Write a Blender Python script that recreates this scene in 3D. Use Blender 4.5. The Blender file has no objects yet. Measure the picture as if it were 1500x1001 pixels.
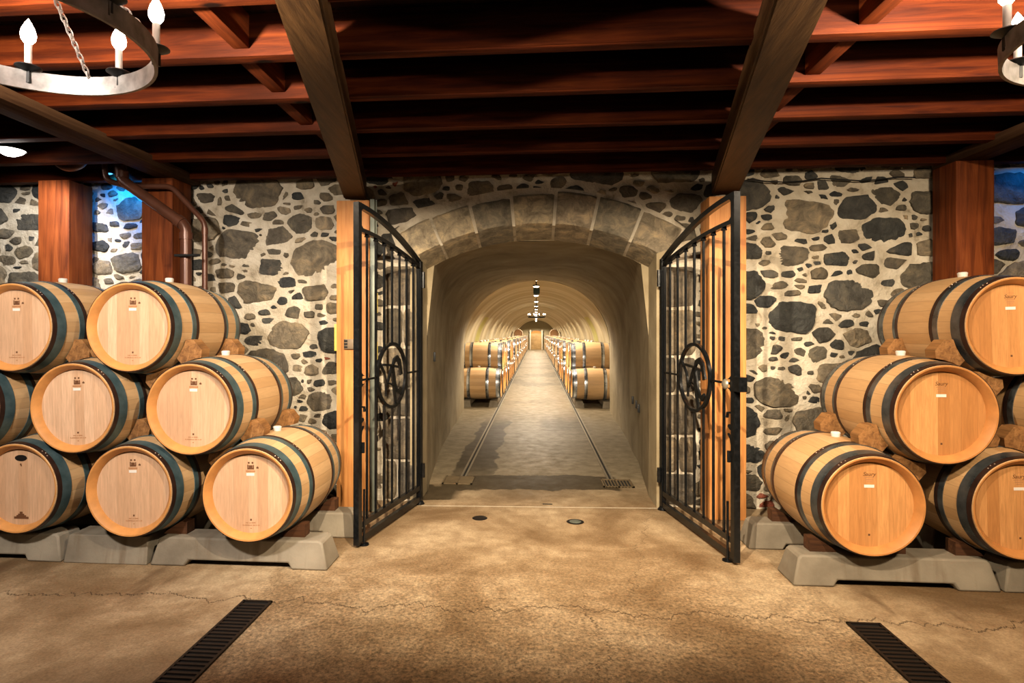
import bpy, bmesh, math, random
from mathutils import Vector, Matrix
from math import sin, cos, pi, radians, sqrt
random.seed(7)
SC = bpy.context.scene
COL = SC.collection

# ------------------------------------------------------------------ helpers
class MB:
    """collects geometry, builds ONE mesh object"""
    def __init__(s):
        s.v = []; s.f = []; s.mi = []; s.col = []
    def add(s, vs, fs, mi=0, col=None):
        n = len(s.v)
        s.v.extend([tuple(p) for p in vs])
        for f in fs:
            s.f.append(tuple(i + n for i in f)); s.mi.append(mi); s.col.append(col)
        return s
    def box(s, x0, x1, y0, y1, z0, z1, mi=0, col=None, ch=0.0):
        if ch <= 0:
            vs = [(x0,y0,z0),(x1,y0,z0),(x1,y1,z0),(x0,y1,z0),(x0,y0,z1),(x1,y0,z1),(x1,y1,z1),(x0,y1,z1)]
            return s.add(vs, [(0,3,2,1),(4,5,6,7),(0,1,5,4),(1,2,6,5),(2,3,7,6),(3,0,4,7)], mi, col)
        bm = bmesh.new(); bmesh.ops.create_cube(bm, size=1)
        for v in bm.verts:
            v.co = Vector(((x0+x1)/2 + v.co.x*(x1-x0), (y0+y1)/2 + v.co.y*(y1-y0), (z0+z1)/2 + v.co.z*(z1-z0)))
        bmesh.ops.bevel(bm, geom=list(bm.edges), offset=ch, segments=2, affect='EDGES', profile=0.6)
        return s.frombm(bm, mi, col)
    def frombm(s, bm, mi=0, col=None):
        bm.verts.index_update()
        s.add([v.co.copy() for v in bm.verts], [[v.index for v in f.verts] for f in bm.faces], mi, col)
        bm.free(); return s
    def beam(s, p0, p1, w, h, mi=0, ch=0.006, up=Vector((0,0,1))):
        p0 = Vector(p0); p1 = Vector(p1); d = (p1-p0); L = d.length; d.normalize()
        r = d.cross(up).normalized(); u = r.cross(d)
        bm = bmesh.new(); bmesh.ops.create_cube(bm, size=1)
        for v in bm.verts: v.co = Vector((v.co.x*w, v.co.y*L, v.co.z*h))
        if ch: bmesh.ops.bevel(bm, geom=list(bm.edges), offset=ch, segments=2, affect='EDGES')
        m = (p0+p1)/2
        for v in bm.verts: v.co = m + r*v.co.x + d*v.co.y + u*v.co.z
        return s.frombm(bm, mi)
    def tube(s, pts, r, n=10, mi=0, cap=True):
        pts = [Vector(p) for p in pts]; rr = r if isinstance(r, (list, tuple)) else [r]*len(pts)
        vs = []; fs = []; prev = None
        for i, p in enumerate(pts):
            if i == 0: d = pts[1]-p
            elif i == len(pts)-1: d = p-pts[i-1]
            else: d = (pts[i+1]-p).normalized() + (p-pts[i-1]).normalized()
            d.normalize()
            if prev is None:
                a = Vector((0,0,1)) if abs(d.z) < .9 else Vector((1,0,0))
                u = d.cross(a).normalized()
            else: u = (prev - d*prev.dot(d)).normalized()
            prev = u; w = d.cross(u)
            for k in range(n):
                a = 2*pi*k/n; vs.append(p + (u*cos(a) + w*sin(a))*rr[i])
        for i in range(len(pts)-1):
            for k in range(n):
                fs.append((i*n+k, i*n+(k+1)%n, (i+1)*n+(k+1)%n, (i+1)*n+k))
        if cap:
            fs.append(tuple(range(n-1,-1,-1))); fs.append(tuple((len(pts)-1)*n+k for k in range(n)))
        return s.add(vs, fs, mi)
    def lathe(s, prof, n=48, axis='Z', c=(0,0,0), mi=0, closed=False):
        """prof: list of (radius, height)"""
        vs = []; fs = []; m = len(prof)
        for k in range(n):
            a = 2*pi*k/n
            for r, h in prof:
                if axis == 'Z': p = (r*cos(a), r*sin(a), h)
                elif axis == 'Y': p = (r*sin(a), h, r*cos(a))
                else: p = (h, r*cos(a), r*sin(a))
                vs.append((p[0]+c[0], p[1]+c[1], p[2]+c[2]))
        for k in range(n):
            k2 = (k+1) % n
            for j in range(m if closed else m-1):
                j2 = (j+1) % m
                fs.append((k*m+j, k2*m+j, k2*m+j2, k*m+j2))
        return s.add(vs, fs, mi)
    def prism(s, poly, f, mi=0):
        """poly 2D list; f(p, t) -> 3D for t=0/1"""
        n = len(poly)
        vs = [f(p, 0) for p in poly] + [f(p, 1) for p in poly]
        fs = [tuple(range(n-1,-1,-1)), tuple(range(n, 2*n))]
        for i in range(n): fs.append((i, (i+1)%n, n+(i+1)%n, n+i))
        return s.add(vs, fs, mi)
    def build(s, name, mats, parent=None, smooth=35, loc=None, origin=None, **tags):
        me = bpy.data.meshes.new(name)
        vv = s.v
        if origin is not None:
            vv = [(p[0]-origin[0], p[1]-origin[1], p[2]-origin[2]) for p in vv]
        me.from_pydata(vv, [], s.f)
        if not isinstance(mats, (list, tuple)): mats = [mats]
        for m in mats: me.materials.append(m)
        me.polygons.foreach_set('material_index', s.mi)
        if any(c is not None for c in s.col):
            ca = me.color_attributes.new('Col', 'FLOAT_COLOR', 'CORNER')
            data = []
            for p, c in zip(me.polygons, s.col):
                c = c or (1,1,1)
                data.extend([c[0], c[1], c[2], 1.0] * p.loop_total)
            ca.data.foreach_set('color', data)
        bm = bmesh.new(); bm.from_mesh(me)
        bmesh.ops.recalc_face_normals(bm, faces=bm.faces)
        if smooth:
            lim = radians(smooth)
            for f in bm.faces: f.smooth = True
            for e in bm.edges:
                if len(e.link_faces) == 2 and e.calc_face_angle(0) > lim: e.smooth = False
        bm.to_mesh(me); bm.free()
        o = bpy.data.objects.new(name, me); COL.objects.link(o)
        if origin is not None: o.location = origin
        if loc is not None: o.location = loc
        if parent is not None: o.parent = parent
        tag(o, **tags)
        return o

def tag(o, label=None, cat=None, group=None, kind=None):
    if label: o['label'] = label
    if cat: o['category'] = cat
    if group: o['group'] = group
    if kind: o['kind'] = kind
    return o

def empty(name, loc=(0,0,0), rot=(0,0,0), **t):
    o = bpy.data.objects.new(name, None); COL.objects.link(o)
    o.location = loc; o.rotation_euler = rot; o.empty_display_size = .1
    return tag(o, **t)

def reparent(o, p):
    """o was built in world coordinates; hang it on p (no rotation)"""
    o.parent = p; o.location = Vector(o.location) - Vector(p.location)
    return o

def dup(root, loc, rot=None, label=None, group=None, skip=()):
    r = root.copy(); COL.objects.link(r); r.location = loc
    if rot is not None: r.rotation_euler = rot
    if label: r['label'] = label
    if group: r['group'] = group
    for ch in root.children:
        if ch.name.split('.')[0] in skip: continue
        c = ch.copy(); COL.objects.link(c); c.parent = r
        for g in ch.children:
            d = g.copy(); COL.objects.link(d); d.parent = c
    return r

# ------------------------------------------------------------------ materials
class NT:
    def __init__(s, name):
        s.m = bpy.data.materials.new(name); s.m.use_nodes = True
        s.t = s.m.node_tree; s.t.nodes.clear()
        s.out = s.n('ShaderNodeOutputMaterial'); s.b = s.n('ShaderNodeBsdfPrincipled')
        s.l(s.b.outputs[0], s.out.inputs[0])
    def n(s, t, **kw):
        x = s.t.nodes.new(t)
        for k, v in kw.items(): setattr(x, k, v)
        return x
    def l(s, a, b): s.t.links.new(a, b)
    def val(s, sock, v):
        if isinstance(v, bpy.types.NodeSocket): s.l(v, sock)
        else: sock.default_value = v
    def math(s, op, a, b=None, c=None, clamp=False):
        x = s.n('ShaderNodeMath', operation=op); x.use_clamp = clamp
        s.val(x.inputs[0], a)
        if b is not None: s.val(x.inputs[1], b)
        if c is not None: s.val(x.inputs[2], c)
        return x.outputs[0]
    def coords(s, kind='Object', scale=(1,1,1), loc=(0,0,0)):
        tc = s.n('ShaderNodeTexCoord'); mp = s.n('ShaderNodeMapping')
        s.l(tc.outputs[kind], mp.inputs[0]); mp.inputs['Scale'].default_value = scale
        mp.inputs['Location'].default_value = loc
        return mp.outputs[0]
    def noise(s, vec, scale=5, detail=4, rough=.55, dist=0):
        x = s.n('ShaderNodeTexNoise'); s.l(vec, x.inputs['Vector'])
        x.inputs['Scale'].default_value = scale; x.inputs['Detail'].default_value = detail
        x.inputs['Roughness'].default_value = rough; x.inputs['Distortion'].default_value = dist
        return x.outputs[0]
    def ramp(s, fac, stops):
        x = s.n('ShaderNodeValToRGB'); s.l(fac, x.inputs[0]); e = x.color_ramp.elements
        while len(e) < len(stops): e.new(.5)
        for q, (p, c) in zip(e, stops):
            q.position = p; q.color = (c[0], c[1], c[2], 1) if isinstance(c, (list, tuple)) else (c, c, c, 1)
        return x.outputs[0]
    def mix(s, fac, a, b, mode='MIX'):
        x = s.n('ShaderNodeMix', data_type='RGBA', blend_type=mode)
        s.val(x.inputs[0], fac)
        for i, v in ((6, a), (7, b)):
            if isinstance(v, bpy.types.NodeSocket): s.l(v, x.inputs[i])
            else: x.inputs[i].default_value = (v[0], v[1], v[2], 1)
        return x.outputs[2]
    def sep(s, vec):
        x = s.n('ShaderNodeSeparateXYZ'); s.l(vec, x.inputs[0]); return x.outputs
    def bump(s, h, strength=.3, dist=.01):
        x = s.n('ShaderNodeBump'); s.l(h, x.inputs['Height'])
        x.inputs['Strength'].default_value = strength; x.inputs['Distance'].default_value = dist
        s.l(x.outputs[0], s.b.inputs['Normal'])
    def set(s, col=None, rough=None, metal=None):
        if col is not None:
            if isinstance(col, bpy.types.NodeSocket): s.l(col, s.b.inputs['Base Color'])
            else: s.b.inputs['Base Color'].default_value = (*col, 1)
        if rough is not None: s.val(s.b.inputs['Roughness'], rough)
        if metal is not None: s.val(s.b.inputs['Metallic'], metal)
        return s.m

def simple(name, col, rough=.5, metal=0, var=.15, scale=12):
    t = NT(name); c = t.coords(); nz = t.noise(c, scale, 4)
    a = tuple(x*(1-var) for x in col); b = tuple(min(1, x*(1+var)) for x in col)
    t.set(t.ramp(nz, [(.3, a), (.7, b)]), rough, metal)
    t.bump(t.noise(c, scale*6, 3), .12, .003)
    return t.m

def timber(name, c0, c1, c2, axis='X', rough=.6, knots=True, scale=1.0, spec=.35):
    """long grained sawn timber, grain along axis"""
    t = NT(name)
    sc = {'X': (.9, 14, 14), 'Y': (14, .9, 14), 'Z': (14, 14, .9)}[axis]
    c = t.coords(scale=tuple(q*scale for q in sc))
    big = t.noise(t.coords(), 1.3, 3)
    g = t.noise(c, 1.6, 6, .6, .8)
    col = t.ramp(g, [(.32, c0), (.52, c1), (.72, c2)])
    col = t.mix(t.ramp(big, [(.35, 0.0), (.7, .55)]), col, tuple(q*.45 for q in c0), 'MIX')
    if knots:
        v = t.n('ShaderNodeTexVoronoi'); t.l(t.coords(scale=tuple((.45 if q < 2 else 1)*4.3*.6 for q in sc)), v.inputs['Vector'])
        v.inputs['Scale'].default_value = 1.0
        k = t.ramp(v.outputs['Distance'], [(.045, 1.0), (.085, 0.0)])
        col = t.mix(k, col, tuple(q*.25 for q in c0))
    t.set(col, rough); t.b.inputs['Specular IOR Level'].default_value = spec
    t.bump(t.noise(c, 3, 5, .7), .35, .006)
    return t.m

M = {}
def wood_cask(name, light, dark, seed):
    """staves run along local Y, round the cask"""
    t = NT(name); o = t.coords(); x, y, z = t.sep(o)[:3]
    ang = t.math('ARCTAN2', x, z)
    k = t.math('MULTIPLY', ang, 28/(2*pi)); k = t.math('ADD', k, 40.5)
    idx = t.math('FLOOR', k); fr = t.math('FRACT', k)
    oi = t.n('ShaderNodeObjectInfo')
    wn = t.n('ShaderNodeTexWhiteNoise', noise_dimensions='2D')
    cb = t.n('ShaderNodeCombineXYZ'); t.l(idx, cb.inputs[0]); cb.inputs[1].default_value = seed
    t.l(cb.outputs[0], wn.inputs['Vector'])
    base = t.ramp(wn.outputs[0], [(0, dark), (.5, tuple((a+b)/2 for a, b in zip(light, dark))), (1, light)])
    cb2 = t.n('ShaderNodeCombineXYZ'); t.l(t.math('MULTIPLY', ang, 9), cb2.inputs[0]); t.l(t.math('MULTIPLY', y, 3), cb2.inputs[1]); t.l(t.math('MULTIPLY', idx, 3.7), cb2.inputs[2])
    g = t.noise(cb2.outputs[0], 2.2, 5, .6, .4)
    col = t.mix(t.ramp(g, [(.35, .25), (.65, 0)]), base, tuple(q*.62 for q in dark))
    e = t.math('ABSOLUTE', t.math('SUBTRACT', fr, .5))
    seam = t.ramp(e, [(.468, 0), (.5, 1)])
    col = t.mix(t.math('MULTIPLY', seam, .55), col, tuple(q*.35 for q in dark))
    # drips / smudges
    sm = t.noise(t.coords(scale=(1, .7, 3)), 2.3, 3)
    col = t.mix(t.ramp(sm, [(.62, 0), (.8, .45)]), col, (.13, .085, .05))
    t.set(col, .52); t.bump(t.math('ADD', g, t.math('MULTIPLY', seam, -1)), .15, .003)
    return t.m
def wood_head(name, light, dark, seed):
    t = NT(name); o = t.coords(); x, y, z = t.sep(o)[:3]
    k = t.math('ADD', t.math('DIVIDE', x, .078), 20.37)
    k = t.math('ADD', k, t.math('MULTIPLY', t.math('SINE', t.math('MULTIPLY', k, 2.1)), .13))
    idx = t.math('FLOOR', k); fr = t.math('FRACT', k)
    cb = t.n('ShaderNodeCombineXYZ'); t.l(idx, cb.inputs[0]); cb.inputs[1].default_value = seed
    oi = t.n('ShaderNodeObjectInfo'); t.l(oi.outputs['Random'], cb.inputs[2])
    wn = t.n('ShaderNodeTexWhiteNoise', noise_dimensions='3D'); t.l(cb.outputs[0], wn.inputs['Vector'])
    base = t.ramp(wn.outputs[0], [(0, dark), (.55, tuple((a+b)/2 for a, b in zip(light, dark))), (1, light)])
    cb2 = t.n('ShaderNodeCombineXYZ'); t.l(t.math('MULTIPLY', x, 60), cb2.inputs[0]); t.l(t.math('MULTIPLY', z, 5), cb2.inputs[1])
    t.l(t.math('ADD', t.math('MULTIPLY', idx, 3.7), t.math('MULTIPLY', oi.outputs['Random'], 50)), cb2.inputs[2])
    g = t.noise(cb2.outputs[0], 1.3, 5, .6, .7)
    col = t.mix(t.ramp(g, [(.34, .42), (.66, 0)]), base, tuple(q*.6 for q in dark))
    e = t.math('ABSOLUTE', t.math('SUBTRACT', fr, .5))
    seam = t.ramp(e, [(.478, 0), (.5, 1)])
    col = t.mix(t.math('MULTIPLY', seam, .4), col, tuple(q*.4 for q in dark))
    t.set(col, .5); t.bump(g, .1, .002)
    return t.m

M['stave_l'] = wood_cask('stave_wood_pale', (.74, .50, .27), (.56, .34, .16), 1.0)
M['head_l'] = wood_head('head_wood_pale', (.82, .55, .36), (.64, .38, .22), 2.0)
M['stave_r'] = wood_cask('stave_wood_honey', (.70, .45, .23), (.52, .29, .12), 3.0)
M['head_r'] = wood_head('head_wood_honey', (.76, .38, .14), (.50, .21, .062), 4.0)
M['chime_l'] = simple('chime_wood_pale', (.64, .29, .085), .5)
M['chime_r'] = simple('chime_wood_honey', (.56, .24, .07), .5)
def hoopmat(name, a, b, metal, rough):
    t = NT(name); c = t.coords(); n = t.noise(c, 9, 4)
    t.set(t.ramp(n, [(.35, a), (.65, b)]), t.ramp(n, [(.3, rough*.8), (.7, rough*1.25)]), metal); return t.m
M['hoop_teal'] = hoopmat('hoop_blued_steel', (.07, .13, .15), (.15, .235, .26), .55, .36)
M['hoop_steel'] = hoopmat('hoop_grey_steel', (.09, .11, .125), (.22, .245, .26), .8, .3)
M['hoop_brown'] = hoopmat('hoop_dark_brown', (.03, .014, .011), (.055, .028, .02), .25, .38)
M['hoop_galv'] = hoopmat('hoop_galvanised', (.38, .42, .5), (.6, .64, .72), .9, .3)
M['rivet'] = simple('rivet_metal', (.6, .5, .42), .3, .9)
M['bung'] = simple('white_silicone', (.72, .70, .66), .45)
M['brand'] = simple('burnt_brand_ink', (.14, .055, .02), .7)
M['brandlight'] = simple('faint_brand_ink', (.46, .22, .10), .7)
M['sticker'] = simple('white_paper', (.85, .80, .74), .6, var=.03)
M['black'] = simple('black_wax', (.012, .01, .01), .4)
M['chock'] = timber('chock_wood', (.16, .07, .025), (.36, .17, .055), (.5, .26, .10), 'Y', .65, False, 1.5)
M['chock_dark'] = timber('chock_wood_dark', (.05, .02, .01), (.10, .04, .016), (.15, .06, .025), 'X', .65, False, 1.5)
M['joist'] = timber('red_joist_timber', (.02, .0034, .0012), (.060, .0105, .002), (.115, .024, .0045), 'X', .7, spec=.08)
M['block'] = timber('red_block_timber', (.055, .011, .003), (.12, .024, .005), (.17, .038, .008), 'Y', .7, spec=.08)
M['board'] = timber('ceiling_board_timber', (.02, .006, .003), (.045, .012, .005), (.07, .018, .007), 'Y', .6)
M['beam'] = timber('brown_beam_timber', (.028, .013, .005), (.06, .03, .011), (.095, .048, .018), 'Y', .5, spec=.2)
M['girder'] = timber('dark_girder_timber', (.04, .02, .011), (.08, .042, .022), (.12, .066, .035), 'Y', .8, spec=.04)
M['post_pine'] = timber('orange_pine_post', (.50, .19, .055), (.68, .30, .09), (.80, .40, .15), 'Z', .5)
M['post_red'] = timber('red_brown_post', (.09, .02, .006), (.21, .05, .012), (.30, .08, .02), 'Z', .6, spec=.12)
M['iron'] = None
t = NT('black_painted_iron'); c = t.coords(); n = t.noise(c, 40, 4)
t.set(t.ramp(n, [(.4, (.006, .007, .008)), (.7, (.014, .015, .017))]), .26, .35); t.bump(n, .25, .002); M['iron'] = t.m
M['castiron'] = simple('cast_iron_grate', (.016, .012, .010), .55, .4)
M['brass_grate'] = simple('dull_bronze_grate', (.20, .15, .085), .45, .5)
M['drain_shade'] = simple('painted_drain_shade', (.006, .005, .004), .9)  # for flat sheets on the floor; the drains' inner shade is this colour
M['strip'] = simple('floor_slot_steel', (.30, .27, .21), .4, .6)
M['pipe'] = simple('brown_painted_pipe', (.10, .038, .022), .33, .2)
M['whiteiron'] = simple('grey_painted_ring', (.20, .195, .19), .5, .1, var=.4, scale=18)
M['darkiron'] = simple('dark_iron_fitting', (.02, .022, .024), .45, .5)
M['candle'] = simple('candle_sleeve', (.7, .7, .68), .5)
M['chain'] = simple('pale_rope_chain', (.42, .38, .36), .5, .3)
M['boxgrey'] = simple('grey_metal_box', (.20, .15, .10), .5, .3)
M['yellow'] = simple('yellow_sticker', (.85, .68, .12), .5)
M['channel'] = simple('grey_green_channel', (.16, .18, .15), .45, .4)
M['green_box'] = simple('dark_green_box', (.02, .05, .04), .5)
M['doorwood'] = timber('tunnel_door_wood', (.42, .25, .10), (.58, .38, .17), (.68, .46, .22), 'X', .5, False)
M['dooroak'] = simple('orange_transom_wood', (.72, .26, .05), .5)
M['palestone'] = simple('pale_pillar_stone', (.78, .70, .56), .6)

def emis(name, col, st):
    t = NT(name); t.b.inputs['Base Color'].default_value = (1,1,1,1)
    t.b.inputs['Emission Color'].default_value = (*col, 1); t.b.inputs['Emission Strength'].default_value = st
    return t.m
CHAND = 45
M['bulb'] = emis('lit_bulb', (1, .80, .62), CHAND)
M['tbulb'] = emis('tunnel_bulb', (1, .84, .62), 30)
M['tlamp'] = emis('tunnel_lamp_glow', (1, .84, .62), 25)
M['pendglow'] = emis('pendant_glow', (1, .93, .88), 30)
M['blueglow'] = emis('blue_glow', (.05, .35, 1), 3)

# concrete of the racks
t = NT('cast_concrete'); c = t.coords(); n = t.noise(c, 3, 5); n2 = t.noise(c, 60, 3)
st = t.noise(t.coords(scale=(6, 1, .8)), 2, 4)
col = t.ramp(n, [(.3, (.16, .135, .10)), (.7, (.32, .28, .215))])
col = t.mix(t.ramp(st, [(.55, 0), (.72, .6)]), col, (.14, .095, .055))
t.set(col, .75); t.bump(t.math('ADD', n2, n), .3, .004); M['concrete'] = t.m

# plaster of the vestibule
t = NT('trowelled_plaster'); c = t.coords(); n = t.noise(c, 1.6, 6, .6, .6); n2 = t.noise(c, 34, 4)
st = t.noise(t.coords(scale=(1.2, 1.2, .5)), 2.4, 4)
col = t.ramp(n, [(.3, (.19, .145, .08)), (.5, (.31, .25, .15)), (.72, (.42, .35, .23))])
col = t.mix(t.ramp(st, [(.55, 0), (.75, .35)]), col, (.19, .145, .08))
t.set(col, .8); t.bump(t.math('ADD', n2, t.math('MULTIPLY', n, 2)), .35, .008); M['plaster'] = t.m

# shotcrete of the tunnel: rings of slightly different tone
t = NT('tunnel_shotcrete'); c = t.coords(); x, y, z = t.sep(c)[:3]
ring = t.noise(t.coords(scale=(.12, 1.3, .12)), 1.0, 5, .65, .3)
n2 = t.noise(c, 22, 4)
col = t.ramp(ring, [(.3, (.27, .205, .10)), (.5, (.44, .365, .22)), (.7, (.60, .53, .38))])
gm = t.math('MULTIPLY', t.math('LESS_THAN', t.math('ABSOLUTE', t.math('SUBTRACT', y, 18.6)), .55), t.math('LESS_THAN', z, 2.1))
col = t.mix(t.math('MULTIPLY', gm, .6), col, (.45, .42, .06))
t.set(col, .8); t.bump(t.math('ADD', n2, ring), .35, .01); M['shotcrete'] = t.m

# mortar
t = NT('lime_mortar'); c = t.coords(); n = t.noise(c, 5, 6, .65, .5); n2 = t.noise(c, 28, 5, .7)
col = t.ramp(n, [(.28, (.22, .18, .12)), (.42, (.52, .45, .34)), (.7, (.74, .68, .56))])
t.set(col, .85); t.bump(t.math('ADD', n2, t.math('MULTIPLY', n, 2.5)), .8, .02); M['mortar'] = t.m
# field stone, colour per stone
t = NT('field_stone'); c = t.coords(); n = t.noise(c, 9, 6, .7, .6); n2 = t.noise(c, 30, 5, .7)
va = t.n('ShaderNodeVertexColor'); va.layer_name = 'Col'
col = t.mix(1.0, va.outputs[0], t.ramp(n, [(.32, (.42, .40, .37)), (.5, (1, 1, 1)), (.70, (2.0, 1.85, 1.6))]), 'MULTIPLY')
col = t.mix(t.ramp(t.noise(c, 4.5, 5, .7, 1), [(.6, 0), (.72, .45)]), col, (.24, .18, .11))
t.set(col, .62); t.bump(t.math('ADD', n2, t.math('MULTIPLY', n, 2)), .7, .02); M['stone'] = t.m
# other walls
t = NT('rough_side_wall'); c = t.coords(); v = t.n('ShaderNodeTexVoronoi', feature='DISTANCE_TO_EDGE')
nn = t.n('ShaderNodeTexNoise'); t.l(c, nn.inputs['Vector']); nn.inputs['Scale'].default_value = 3
mx = t.n('ShaderNodeMix', data_type='VECTOR'); mx.inputs[0].default_value = .12
t.l(c, mx.inputs[4]); t.l(nn.outputs['Color'], mx.inputs[5]); t.l(mx.outputs[1], v.inputs['Vector']); v.inputs['Scale'].default_value = 3.4
col = t.ramp(v.outputs['Distance'], [(.05, (.5, .43, .32)), (.11, (.07, .06, .045))])
t.set(col, .8); t.bump(v.outputs['Distance'], .6, .05); M['sidewall'] = t.m

# floor
t = NT('worn_concrete_floor'); c = t.coords(); x, y, z = t.sep(c)[:3]
big = t.noise(c, .9, 6, .6, .5); mid = t.noise(c, 6, 6, .65); fine = t.noise(c, 70, 4, .75); fine2 = t.noise(c, 44, 5, .8)
wob = t.math('MULTIPLY', t.math('SUBTRACT', t.noise(c, 1.7, 4), .5), .55)
wob2 = t.math('MULTIPLY', t.math('SUBTRACT', t.noise(c, 5, 6, .7), .5), .16)
col = t.ramp(big, [(.36, (.17, .105, .052)), (.5, (.36, .255, .15)), (.64, (.56, .43, .28))])
col = t.mix(t.ramp(mid, [(.38, .5), (.6, 0)]), col, (.18, .11, .055))
# exposed aggregate in the middle foreground
yy = t.math('ADD', y, wob)
agg = t.math('MULTIPLY', t.math('LESS_THAN', t.math('ABSOLUTE', t.math('ADD', x, wob)), 1.62), t.ramp(yy, [(0, 1), (1, 1)]))
aggy = t.n('ShaderNodeMapRange'); t.l(yy, aggy.inputs[0]); aggy.inputs[1].default_value = 3.3; aggy.inputs[2].default_value = 4.6; aggy.inputs[3].default_value = 1; aggy.inputs[4].default_value = 0
agg = t.math('MULTIPLY', t.math('LESS_THAN', t.math('ABSOLUTE', x), 1.75), aggy.outputs[0])
spk = t.ramp(fine2, [(.38, (.3, .3, .3)), (.5, (.9, .9, .9)), (.64, (1.6, 1.5, 1.4))])
col = t.mix(t.math('MULTIPLY', agg, .8), col, t.mix(1.0, col, spk, 'MULTIPLY'))
spk2 = t.ramp(fine, [(.35, (.75, .75, .75)), (.6, (1.12, 1.12, 1.1))])
col = t.mix(1.0, col, spk2, 'MULTIPLY')
# tunnel zone greyer
tz = t.n('ShaderNodeMapRange'); t.l(y, tz.inputs[0]); tz.inputs[1].default_value = 5.2; tz.inputs[2].default_value = 6.6
col = t.mix(t.math('MULTIPLY', tz.outputs[0], .93), col, t.ramp(mid, [(.35, (.16, .13, .08)), (.7, (.27, .225, .15))]))
# wet stain
def band(val, a, b, soft=.05):
    m1 = t.n('ShaderNodeMapRange'); t.l(val, m1.inputs[0]); m1.inputs[1].default_value = a-soft; m1.inputs[2].default_value = a+soft
    m2 = t.n('ShaderNodeMapRange'); t.l(val, m2.inputs[0]); m2.inputs[1].default_value = b-soft; m2.inputs[2].default_value = b+soft
    m2.inputs[3].default_value = 1; m2.inputs[4].default_value = 0
    return t.math('MULTIPLY', m1.outputs[0], m2.outputs[0])
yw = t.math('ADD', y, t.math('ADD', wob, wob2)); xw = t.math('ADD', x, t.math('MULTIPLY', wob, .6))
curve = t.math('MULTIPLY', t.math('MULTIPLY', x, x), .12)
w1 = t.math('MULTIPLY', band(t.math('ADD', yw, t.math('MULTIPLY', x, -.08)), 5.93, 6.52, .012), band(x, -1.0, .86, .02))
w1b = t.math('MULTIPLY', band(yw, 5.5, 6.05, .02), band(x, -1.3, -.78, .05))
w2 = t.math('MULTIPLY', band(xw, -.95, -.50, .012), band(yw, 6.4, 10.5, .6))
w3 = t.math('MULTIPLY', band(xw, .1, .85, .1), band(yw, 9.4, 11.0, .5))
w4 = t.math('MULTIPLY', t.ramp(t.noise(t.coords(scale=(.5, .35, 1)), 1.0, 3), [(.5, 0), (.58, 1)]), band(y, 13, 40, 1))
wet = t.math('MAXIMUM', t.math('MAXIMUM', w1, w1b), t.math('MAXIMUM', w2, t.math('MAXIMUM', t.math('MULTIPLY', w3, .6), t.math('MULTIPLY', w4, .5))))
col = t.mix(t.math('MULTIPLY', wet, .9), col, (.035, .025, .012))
# drips in front of the racks
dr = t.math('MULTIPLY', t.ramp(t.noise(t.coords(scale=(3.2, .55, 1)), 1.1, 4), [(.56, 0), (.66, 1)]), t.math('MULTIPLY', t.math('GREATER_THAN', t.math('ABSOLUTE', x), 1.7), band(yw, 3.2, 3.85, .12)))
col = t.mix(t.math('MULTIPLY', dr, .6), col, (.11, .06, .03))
# cracks
cn = t.math('MULTIPLY', t.math('SUBTRACT', t.noise(t.coords(scale=(1, .02, 1)), 2.4, 8, .68), .5), .62)
cr1 = t.math('LESS_THAN', t.math('ABSOLUTE', t.math('SUBTRACT', t.math('ADD', y, cn), 3.36)), t.math('MULTIPLY', mid, .011))
cn2 = t.math('MULTIPLY', t.math('SUBTRACT', t.noise(t.coords(scale=(.02, 1, 1)), 2.8, 8, .7), .5), .55)
cr2 = t.math('MULTIPLY', t.math('LESS_THAN', t.math('ABSOLUTE', t.math('SUBTRACT', t.math('ADD', x, cn2), .33)), t.math('MULTIPLY', mid, .006)), t.math('LESS_THAN', y, 3.45))
cr3 = t.math('MULTIPLY', t.math('LESS_THAN', t.math('ABSOLUTE', t.math('SUBTRACT', t.math('ADD', x, t.math('ADD', cn2, t.math('MULTIPLY', y, -.25))), -.32)), t.math('MULTIPLY', mid, .0045)), band(y, 3.4, 5.2, .02))
cr = t.math('MAXIMUM', cr1, t.math('MAXIMUM', cr2, cr3))
col = t.mix(t.math('MULTIPLY', cr, .75), col, (.05, .03, .018))
t.set(col, t.math('SUBTRACT', t.ramp(mid, [(.3, .62), (.7, .45)]), t.math('MULTIPLY', wet, .0)))
t.bump(t.math('ADD', t.math('MULTIPLY', t.math('MULTIPLY', fine2, agg), 1.2), t.math('ADD', t.math('MULTIPLY', fine, .5), t.math('MULTIPLY', cr, -2))), .4, .006)
t.b.inputs['Specular IOR Level'].default_value = .22
M['floor'] = t.m

# ------------------------------------------------------------------ the room shell
WY = 5.45            # face of the stone wall
XL, XR, YB = -6.6, 6.2, -3.6
def zj(y): return 3.05 + .04*(5.3 - y)     # underside of the joists
MB().box(XL-.2, XR+.2, YB-.2, 62, -.15, 0).build('floor', M['floor'], kind='structure', smooth=0)
MB().box(XL-.2, XL, YB, WY+.3, 0, 3.9).build('wall_left', M['sidewall'], kind='structure', smooth=0)
MB().box(XR, XR+.2, YB, WY+.3, 0, 3.9).build('wall_right', M['sidewall'], kind='structure', smooth=0)
MB().box(XL-.2, XR+.2, YB-.2, YB, 0, 3.9).build('wall_rear', M['sidewall'], kind='structure', smooth=0)
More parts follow.
